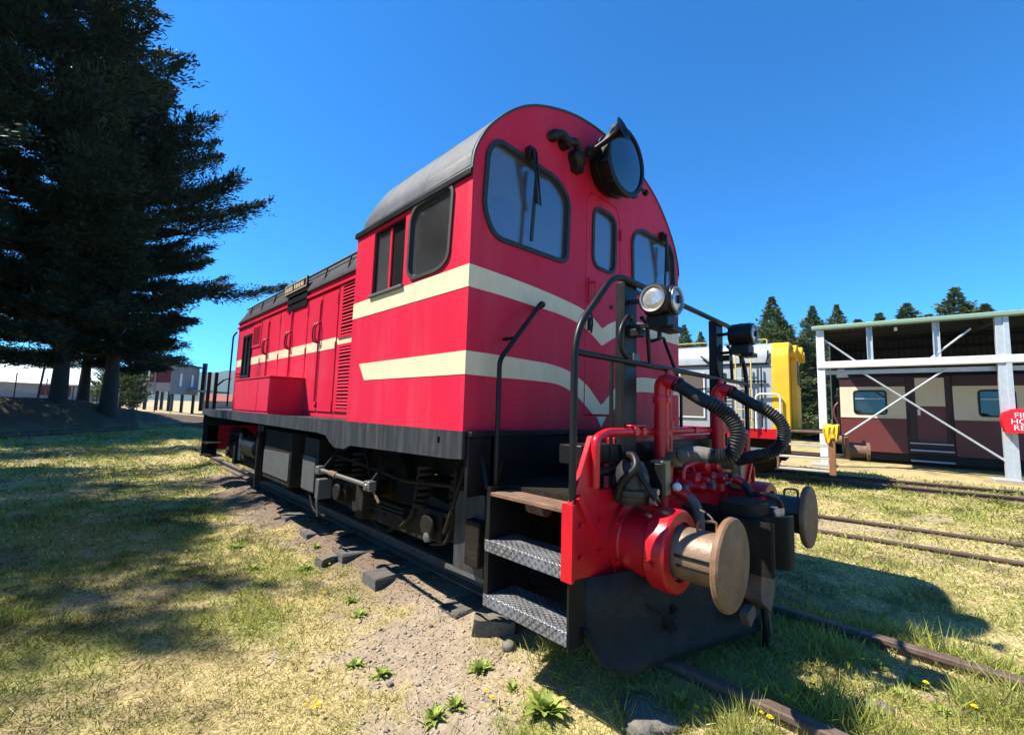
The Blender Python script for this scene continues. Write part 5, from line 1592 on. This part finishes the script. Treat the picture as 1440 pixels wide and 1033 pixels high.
# ------------------------------------------------------------------ buildings far left
p, az = azpos(228, 545, 46)
hut = thing('hut', 'dark red and grey hut raised on black stilts beyond the fence', 'hut', (p.x, p.y, gz(p.x, p.y) - .05), -az - .45)
g0 = hut.location.z
zz = lambda v: azpos(235, v, 46)[0].z - g0
zt, zm, zb = zz(511), zz(538), zz(550)
HWD = 2.1
MB().box(-HWD, .62, 0, 4.6, zb, zm).build('lower_wall', 'wall_grey', hut)
MB().box(-HWD, .62, 0.01, 4.6, zm, zt).build('upper_wall', 'hut_red', hut)
MB().box(.60, .66, .02, 4.6, zb - .2, zt - .02).build('side_wall', 'wall_pale', hut)
MB().plate([(-HWD - .15, zt), (.80, zt), (.80, zt + .14), (-HWD - .15, zt + .14)], [], 'xz', -.2, 4.8).build('roof', 'roof', hut)
wn = MB().plate([(-2.0, zm + .15), (-.95, zm + .15), (-.95, zt - .25), (-2.0, zt - .25)], [[(-1.9, zm + .25), (-1.5, zm + .25), (-1.5, zt - .35), (-1.9, zt - .35)], [(-1.44, zm + .25), (-1.05, zm + .25), (-1.05, zt - .35), (-1.44, zt - .35)]], 'xz', -.06, .0).build('window', 'white', hut)
MB().box(-1.9, -1.05, -.03, -.01, zm + .25, zt - .35).build('pane', 'black', wn)
for x in (.62, -.55, -2.1):
    MB().box(x - .05, x + .05, -.05, .03, zb - .25, zt).build('corner_board', 'wall_pale', hut)
for y in (1.2, 3.2):
    MB().box(.665, .68, y, y + .35, zm - .2, zt - .7).build('side_slit', 'white', hut)
for x in (-2.0, -1.2, -.4, .5):
    MB().box(x - .09, x + .09, .1, .28, -.4, zb).build('stilt', 'black', hut)
    MB().box(x - .09, x + .09, 4.2, 4.4, -.4, zb).build('stilt', 'black', hut)
MB().box(.9, 1.2, 4.5, 4.8, 0, zt + .5).build('flue', 'black', hut)
MB().box(.665, 2.4, 2.6, 4.5, zb + .1, zb + .25).build('landing', 'wall_grey', hut)

p, az = azpos(50, 545, 62)
hall = thing('hall', 'long grey hall with pale iron roof seen under the cypress branches', 'building', (p.x, p.y, gz(p.x, p.y)), -az - .12)
g0 = hall.location.z
zz = lambda v: azpos(50, v, 62)[0].z - g0
zr, ze = zz(515), zz(538)
MB().box(-12, 6.2, 0, 8, -.3, ze).build('wall', 'wall_grey', hall)
MB().add([(-12.4, -.4, ze - .05), (6.6, -.4, ze - .05), (6.6, 8.4, ze - .05), (-12.4, 8.4, ze - .05), (-9, 4, zr + .3), (3.6, 4, zr + .3)], [(0, 1, 5, 4), (2, 3, 4, 5), (1, 2, 5), (3, 0, 4), (3, 2, 1, 0)]).build('roof', 'zinc_roof', hall, 0)
for x0, x1, m_ in ((-4.2, -2.4, 'black'), (.2, 2.4, 'hut_red'), (-7.5, -5.6, 'black'), (4.2, 5.4, 'black')):
    MB().box(x0, x1, -.06, .0, ze - 1.15, ze - .25).build('window' if m_ == 'black' else 'banner', m_, hall)
MB().box(-12, 6, -1.2, -1.1, .0, .5).build('low_wall', 'coach_cream', hall)
p, az = azpos(118, 545, 66)
hs2 = thing('house', 'small grey house with pale roof between the cypress trunks', 'house', (p.x, p.y, gz(p.x, p.y)), -az)
g0 = hs2.location.z
zz = lambda v: azpos(118, v, 66)[0].z - g0
MB().box(-2.6, 3.4, 0, 5, -.3, zz(540)).build('wall', 'wall_grey', hs2)
MB().add([(-3, -.3, zz(540)), (3.8, -.3, zz(540)), (3.8, 5.3, zz(540)), (-3, 5.3, zz(540)), (-1.2, 2.5, zz(527)), (2, 2.5, zz(527))], [(0, 1, 5, 4), (2, 3, 4, 5), (1, 2, 5), (3, 0, 4), (3, 2, 1, 0)]).build('roof', 'zinc_roof', hs2, 0)
MB().box(-1.5, -.3, -.04, 0, .3, 1.3).build('window', 'black', hs2)
p, az = azpos(312, 558, 75)
h3 = thing('house', 'low house with red roof far behind the rear handrail', 'house', (p.x, p.y, gz(p.x, p.y)), -az)
MB().box(-2.5, 2.5, 0, 4, -.3, 1.1).build('wall', 'wall_pale', h3)
MB().add([(-2.9, -.3, 1.1), (2.9, -.3, 1.1), (2.9, 4.3, 1.1), (-2.9, 4.3, 1.1), (-1.5, 2, 2.1), (1.5, 2, 2.1)], [(0, 1, 5, 4), (2, 3, 4, 5), (1, 2, 5), (3, 0, 4), (3, 2, 1, 0)]).build('roof', M.setdefault('tile', paint('red_tile', (.30, .08, .05), rough=.8)), h3, 0)

# wire fence on the bank
fence = thing('wire_fence', 'wire fence with slim dark posts along the top of the bank', 'fence', (0, 0, 0))
fp = []
for i in range(13):
    s_ = 1.2 + i * 1.35
    q = LT0 + LTD * s_ + LTN * (7.5 - .10 * i)
    fp.append((q[0], q[1], gz(q[0], q[1])))
for i, (x, y, z) in enumerate(fp):
    MB().cyl((x, y, z - .3), (x, y, z + 1.15), .022, n=7).build('post', 'black' if i % 3 else 'wall_pale', fence)
for k, h_ in enumerate((.3, .7, 1.2)):
    MB().tube([(x, y, z + h_) for x, y, z in fp], .009, 4).build('wire', 'wire', fence)
q = azpos(55, 540, 29)[0]
up_ = thing('utility_pole', 'leaning dark pole on the bank in front of the pale roofed hall', 'pole', (q.x, q.y, gz(q.x, q.y)))
MB().tube([(0, 0, -.3), (.12, 0, 1.9)], .04, 7).build('pole_shaft', 'black', up_)

# ------------------------------------------------------------------ hills
vs, fs = [], []
NA = 120
for j, (dist, zf) in enumerate(((2300, 0), (2700, .55), (3200, .85), (3700, 1.0), (4600, .6))):
    for i in range(NA):
        a = R(-35 + 95 * i / (NA - 1))
        h_ = 225 * (.62 + .45 * float(fbm(i * .06, 3.3, 1.0, 4)) + .25 * float(fbm(i * .3, j * 1.7, 1.0, 3)) * zf)
        dd = dist * (1 + .05 * math.sin(i * .35 + j))
        vs.append((CAM.x + dd * math.sin(a), CAM.y + dd * math.cos(a), -5 + h_ * zf))
for j in range(4):
    for i in range(NA - 1):
        fs.append((j * NA + i, j * NA + i + 1, (j + 1) * NA + i + 1, (j + 1) * NA + i))
hl_ = MB().add(vs, fs).build('hills', 'hill', None, 60)
tag(hl_, 'distant forested hills behind the hut', 'hills', kind='structure')

# ------------------------------------------------------------------ loose things by the track
def gpt(u, v):
    """ground position seen at a photo pixel, found once for placing small things"""
    d = r2 * ((u - 720) / 615.05) - u2 * ((v - 516.5) / 615.05) + fwd
    z = -.19
    for _ in range(4):
        t = (z - CAM.z) / d.z
        x, y = CAM.x + d.x * t, CAM.y + d.y * t
        z = gz(x, y)
    return x, y, z


def lump(name, size, seed, mat, label, cat, loc, rz=0.0, group=None, sub=2):
    bm = bmesh.new()
    bmesh.ops.create_icosphere(bm, subdivisions=sub, radius=1)
    r = random.Random(seed)
    for v in bm.verts:
        k = 1 + r.uniform(-.16, .16)
        v.co = Vector((max(-.8, min(.8, v.co.x * k)) * size[0], max(-.85, min(.85, v.co.y * k)) * size[1], max(-.7, min(.75, v.co.z * k)) * size[2]))
    me = bpy.data.meshes.new(name)
    bm.to_mesh(me)
    bm.free()
    me.materials.append(M[mat])
    me.shade_smooth()
    o = bpy.data.objects.new(name, me)
    link(o)
    o.location = loc
    o.rotation_euler = (0, 0, rz)
    return tag(o, label, cat, group)


def timber(loc, size, rot, label, seed):
    b = MB()
    r = random.Random(seed)
    L, W_, H_ = size
    n_ = 6
    vs = []
    for i in range(n_ + 1):
        x = -L / 2 + L * i / n_
        j = lambda s_: r.uniform(-s_, s_)
        vs += [(x + j(.006), -W_ / 2 + j(.008), -H_ / 2), (x + j(.006), W_ / 2 + j(.008), -H_ / 2), (x + j(.008), W_ / 2 + j(.008), H_ / 2 + j(.008)), (x + j(.008), j(.02), H_ / 2 + j(.012)), (x + j(.008), -W_ / 2 + j(.01), H_ / 2 + j(.008))]
    fs = [(i * 5 + k, i * 5 + (k + 1) % 5, (i + 1) * 5 + (k + 1) % 5, (i + 1) * 5 + k) for i in range(n_) for k in range(5)] + [tuple(range(5)), tuple(range(n_ * 5, n_ * 5 + 5))]
    o = b.add(vs, fs).build('timber_block', 'timber', None, 30)
    o.location = loc
    o.rotation_euler = rot
    return tag(o, label, 'timber block')


x, y, z = gpt(694, 893)
timber((x + .02, y + .02, z + .045), (.26, .10, .10), (.05, .06, 1.15 + math.pi / 2 * 0 - 1.9), 'short weathered timber block lying on the gravel beside the steps', 1)
x, y, z = gpt(716, 912)
lump('stone', (.045, .04, .035), 3, 'stone', 'round stone against the timber block by the steps', 'stone', (x, y, z + .015), .4)
x, y, z = gpt(463, 790)
timber((x, y, z + .02), (.22, .10, .08), (.1, .0, .2), 'dark broken timber stub beside the sleepers', 2)
x, y, z = gpt(470, 757)
timber((x + .12, y + .02, -.088), (.24, .07, .03), (.0, .03, .3), 'pale timber offcut lying on a sleeper end', 5)
for i, (u, v, sz, lab) in enumerate(((905, 1024, (.09, .07, .05), 'flat grey stone at the bottom edge in front of the plough'), (915, 1003, (.15, .13, .03), 'broad grey slab between the plough and the bottom edge'),
                                    (548, 963, (.02, .018, .014), 'pale pebble beside the leafy weed'), (1222, 998, (.12, .05, .025), 'low grey slab lying between the rails'))):
    x, y, z = gpt(u, v)
    lump('stone', sz, 20 + i, 'stone', lab, 'stone', (x, y, z + sz[2] * .3), i * .8, None, 3)


# weeds with toothed leaves in a rosette
def rosette(seed, n_leaf=34, size=.11):
    r = random.Random(seed)
    vs, fs, tones = [], [], []
    for k in range(n_leaf):
        az = k * 2.399 + r.uniform(-.6, .6)
        el = r.uniform(.1, 1.2)
        L = size * r.uniform(.6, 1.25)
        d = Vector((math.cos(az) * math.cos(el), math.sin(az) * math.cos(el), math.sin(el)))
        sd_ = Vector((-math.sin(az), math.cos(az), 0))
        o_ = len(vs)
        N = 6
        for i in range(N + 1):
            t = i / N
            wd = size * .17 * math.sin(math.pi * min(1, t * .9 + .12)) * (1.25 if i % 2 else .7)
            p_ = d * (L * t) + Vector((0, 0, -.35 * L * t * t))
            vs += [p_ - sd_ * wd, p_ + Vector((0, 0, -.006)), p_ + sd_ * wd]
        for i in range(N):
            a = o_ + i * 3
            fs += [(a, a + 1, a + 4, a + 3), (a + 1, a + 2, a + 5, a + 4)]
        tones += [r.uniform(.75, 1.25)] * ((N + 1) * 3)
    me = bpy.data.meshes.new('weed')
    me.from_pydata([tuple(v) for v in vs], [], fs)
    a = me.color_attributes.new('tone', 'FLOAT_COLOR', 'POINT')
    a.data.foreach_set('color', np.repeat(np.array(tones), 4))
    me.materials.append(M['weed'])
    me.shade_smooth()
    return me


ROS = [rosette(i) for i in range(4)]
weeds = [(765, 1000, 1.35, 'largest leafy bright green weed at the bottom edge below the steps'), (676, 942, .8, 'bright leafy weed on the gravel left of the steps shadow'), (535, 950, .75, 'leafy weed on the gravel beside the pale pebble'),
         (640, 995, .7, 'pale leafy weed left of the largest weed'), (500, 935, .6, 'small weed at the left rim of the gravel patch'), (720, 968, .45, 'tiny weed between the two bright weeds'),
         (494, 845, .8, 'broad weed clump at the head of the gravel patch'), (430, 800, .9, 'weed clump beside the dark timber stub'), (505, 865, .7, 'low weed just below the weed clump at the gravel head'),
         (330, 770, .9, 'green weed tuft at the edge of the tree shadow'), (960, 990, .8, 'weed in the shade of the plough, left of the hanging hose'), (1130, 970, .8, 'weed between the rails beside the dandelions'),
         (1232, 938, .7, 'weed against the far rail in the cab shadow'), (1290, 965, .8, 'weed between the rails past the cab shadow'), (1150, 990, .6, 'small weed beside the slab between the rails'), (1265, 980, .6, 'weed near the tip of the cab shadow'),
         (445, 770, .7, 'small weed between the sleeper ends'), (355, 800, .8, 'weed tuft on the sunlit grass left of the sleepers'), (1320, 1000, .7, 'weed at the lower right between the rails'), (610, 1010, .8, 'greyish weed at the bottom edge left of the largest weed')]
for i, (u, v, k, lab) in enumerate(weeds):
    x, y, z = gpt(u, v)
    o = bpy.data.objects.new('weed', ROS[i % 4])
    link(o)
    o.location = (x, y, z)
    o.scale = (k * .85, k * .85 * random.uniform(.8, 1.2), k * random.uniform(.6, .95))
    o.rotation_euler = (0, 0, i * 1.1)
    tag(o, lab, 'weed', 'leafy weeds in the grass')

# dandelions
b = MB().tube([(0, 0, 0), (.004, .002, .035), (.010, .0, .07)], .0016, 5)
DST = b.build('stem', 'weed', None, 60)
stem_me = DST.data
bpy.data.objects.remove(DST)
a_ = stem_me.color_attributes.new('tone', 'FLOAT_COLOR', 'POINT')
a_.data.foreach_set('color', np.ones(len(stem_me.vertices) * 4))
vs, fs = [], []
for ring, (rad, h_, n_) in enumerate(((.017, .072, 14), (.011, .077, 10))):
    for k in range(n_):
        an = 2 * math.pi * k / n_ + ring * .2
        o_ = len(vs)
        c, s_ = math.cos(an), math.sin(an)
        w_ = .0032
        vs += [(.010, 0, .070), (.010 + c * rad * .7 - s_ * w_, s_ * rad * .7 + c * w_, h_), (.010 + c * rad, s_ * rad, h_ - .002), (.010 + c * rad * .7 + s_ * w_, s_ * rad * .7 - c * w_, h_)]
        fs.append((o_, o_ + 1, o_ + 2, o_ + 3))
fl_me = bpy.data.meshes.new('flower')
fl_me.from_pydata(vs, [], fs)
fl_me.materials.append(M['petal'])
dand = {'yellow dandelion in the shaded grass between the rails': [(979, 1011), (996, 1018), (1071, 1014), (1080, 1028), (1108, 997), (1119, 1001), (1168, 984), (1177, 1003), (1146, 982), (1044, 991), (1075, 983), (1371, 1012), (1170, 914), (1120, 944), (1300, 975)],
        'yellow dandelion in the grass at the bottom edge below the gravel': [(437, 1007), (447, 1010), (430, 1003), (681, 986), (692, 1000), (445, 1001)],
        'yellow dandelion beside the sleeper ends': [(451, 849), (460, 815), (452, 835), (397, 853), (400, 755), (410, 752), (395, 758), (405, 760), (440, 790), (470, 830), (428, 778), (456, 842), (448, 862), (416, 757), (388, 762), (434, 850), (462, 800)],
        'yellow dandelion at the edge of the tree shadow on the lawn': [(281, 785), (262, 782), (289, 748), (276, 748), (238, 754), (219, 748), (300, 760), (330, 800), (370, 788), (320, 785), (246, 775)]}
i = 0
for lab, pts in dand.items():
    for (u, v) in pts:
        x, y, z = gpt(u, v)
        t = thing('dandelion', lab, 'flower', (x, y, z), i * 1.7, 'yellow dandelions in the grass')
        k = random.uniform(.55, .85)
        t.scale = (k, k, k)
        link(bpy.data.objects.new('stem', stem_me), t)
        link(bpy.data.objects.new('flower', fl_me), t)
        i += 1


# ------------------------------------------------------------------ grass, straw and gravel (uncountable)
def scatter(n_):
    """random ground points inside the camera's view, denser close by"""
    az = YAW + rng.uniform(-.93, .93, n_)
    d = 1.15 * (26 / 1.15) ** (rng.random(n_) ** .82)
    return CAM.x + d * np.sin(az), CAM.y + d * np.cos(az), d


def grass():
    x, y, d = scatter(780000)
    dm = dirt_mask(x, y)
    gm = green_mask(x, y)
    tuft = fbm(x, y, 9.0, 2)
    keep = (rng.random(len(x)) > dm * 1.05 - .04) & (rng.random(len(x)) < .45 + 1.1 * (tuft - .3)) & ~((np.abs(x) < .85) & (y > 0.0) & (y < 7)) & (x < 12.5)
    keep &= ~((np.abs(np.abs(x) - .565) < .06))
    bd, bs = bank_ds(x, y)
    keep &= bd < 0.6
    x, y, d, gm, dm = x[keep], y[keep], d[keep], gm[keep], dm[keep]
    n_ = len(x)
    z = ground_z(x, y)
    isg = rng.random(n_) < np.clip(gm * .70 + .24 + .35 * ((np.abs(x) < 1.0) & (y < -.2)), 0, 1)
    far = np.clip(d / 2.2, 1, 6)
    clump = sstep(.52, .72, fbm(x, y, 3.0, 3))
    L = np.where(isg, rng.uniform(.018, .050, n_) * (1 + 1.5 * clump), rng.uniform(.02, .055, n_)) * (0.8 + .10 * far) * np.where(dm > .3, .8, 1) * np.where((np.abs(x) < 1.0) & (y < -.2), 1.9, 1)
    W_ = rng.uniform(.0022, .0042, n_) * far
    az = rng.uniform(0, 2 * np.pi, n_)
    el = np.where(isg, rng.uniform(.3, 1.35, n_), rng.uniform(.0, .6, n_))
    D = np.stack([np.cos(az) * np.cos(el), np.sin(az) * np.cos(el), np.sin(el)], 1)
    straw = np.array([.70, .57, .25])
    green = np.array([.36, .38, .085])
    c = np.where(isg[:, None], green, straw) * rng.uniform(.45, 1.3, (n_, 1)) * (1 - .45 * sstep(.55, .70, fbm(x + 13, y - 5, 2.2, 4)))[:, None] + rng.normal(size=(n_, 3)) * .012
    c = np.clip(c, .02, .8)
    lx, ly, ld_ = scatter(9000)
    lk = (ld_ < 6) & (np.abs(lx) > .65)
    lx, ly = lx[lk], ly[lk]
    m_ = len(lx)
    la = rng.uniform(0, 2 * np.pi, m_)
    le = rng.uniform(-.02, .22, m_)
    x, y, z = np.concatenate([x, lx]), np.concatenate([y, ly]), np.concatenate([z, ground_z(lx, ly) + .012])
    D = np.concatenate([D, np.stack([np.cos(la) * np.cos(le), np.sin(la) * np.cos(le), np.sin(le)], 1)])
    L = np.concatenate([L, rng.uniform(.05, .16, m_)])
    W_ = np.concatenate([W_, rng.uniform(.002, .0045, m_)])
    c = np.concatenate([c, np.array([.62, .52, .32]) * rng.uniform(.5, 1.15, (m_, 1))])
    me = leaf_mesh('grass', np.stack([x, y, z - .004], 1), D, L, W_, c, 'grass')
    o = bpy.data.objects.new('grass', me)
    link(o)
    tag(o, 'short dry and green grass over the yard', 'grass', kind='stuff')


grass()


def gravel():
    x = rng.uniform(-2.7, 1.5, 60000)
    y = rng.uniform(-1.9, 7.5, 60000)
    p_ = dirt_mask(x, y) * np.where((np.abs(x) < .8) & (y > .3), .25, 1.0)
    k = rng.random(len(x)) < p_ * .75
    x, y = x[k], y[k]
    n_ = len(x)
    z = ground_z(x, y)
    s_ = rng.uniform(.0025, .008, n_) * np.where(rng.random(n_) < .06, 2.2, 1)
    base = np.array([(1, 0, 0), (-1, 0, 0), (0, 1, 0), (0, -1, 0), (0, 0, .7), (0, 0, -.7)], float)
    tri = np.array([(0, 2, 4), (2, 1, 4), (1, 3, 4), (3, 0, 4), (2, 0, 5), (1, 2, 5), (3, 1, 5), (0, 3, 5)])
    v = base[None] * rng.uniform(.6, 1.4, (n_, 6, 1)) * s_[:, None, None]
    a = rng.uniform(0, 6.28, n_)
    ca, sa = np.cos(a)[:, None], np.sin(a)[:, None]
    st_ = rng.uniform(.7, 1.6, n_)[:, None]
    vx, vy = v[:, :, 0] * st_, v[:, :, 1]
    v = np.stack([vx * ca - vy * sa + x[:, None], vx * sa + vy * ca + y[:, None], v[:, :, 2] + z[:, None] + .002], -1)
    f = tri[None] + (np.arange(n_) * 6)[:, None, None]
    me = bpy.data.meshes.new('gravel')
    me.vertices.add(n_ * 6)
    me.vertices.foreach_set('co', v.ravel())
    f = f.reshape(-1, 3)
    me.loops.add(f.size)
    me.loops.foreach_set('vertex_index', f.ravel())
    me.polygons.add(len(f))
    me.polygons.foreach_set('loop_start', np.arange(0, f.size, 3))
    me.update(calc_edges=True)
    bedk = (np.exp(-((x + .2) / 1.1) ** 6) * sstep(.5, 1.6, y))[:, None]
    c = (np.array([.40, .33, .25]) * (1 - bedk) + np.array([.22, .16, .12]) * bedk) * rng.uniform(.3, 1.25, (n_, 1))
    at = me.color_attributes.new('tone', 'FLOAT_COLOR', 'POINT')
    cc = np.ones((n_, 6, 4))
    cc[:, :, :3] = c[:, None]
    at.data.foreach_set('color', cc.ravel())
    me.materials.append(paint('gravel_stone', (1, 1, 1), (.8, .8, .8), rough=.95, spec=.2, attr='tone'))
    o = bpy.data.objects.new('gravel', me)
    link(o)
    tag(o, 'loose gravel and bark chips beside the track', 'gravel', kind='stuff')


gravel()

# ------------------------------------------------------------------ the air between here and the hills
hz = MB().box(-5200, 5200, -2200, 5200, -8, 330).build('haze', 'white', None, 0)
hz.data.materials.clear()
hm = bpy.data.materials.new('haze_air')
hm.use_nodes = True
hm.node_tree.nodes.remove(hm.node_tree.nodes['Principled BSDF'])
pv = hm.node_tree.nodes.new('ShaderNodeVolumePrincipled')
pv.inputs['Color'].default_value = (0.45, 0.70, 1.0, 1)
pv.inputs['Density'].default_value = 0.00009
hm.node_tree.links.new(pv.outputs[0], hm.node_tree.nodes['Material Output'].inputs['Volume'])
hz.data.materials.append(hm)
tag(hz, 'thin blue summer haze towards the hills', 'haze', kind='stuff')
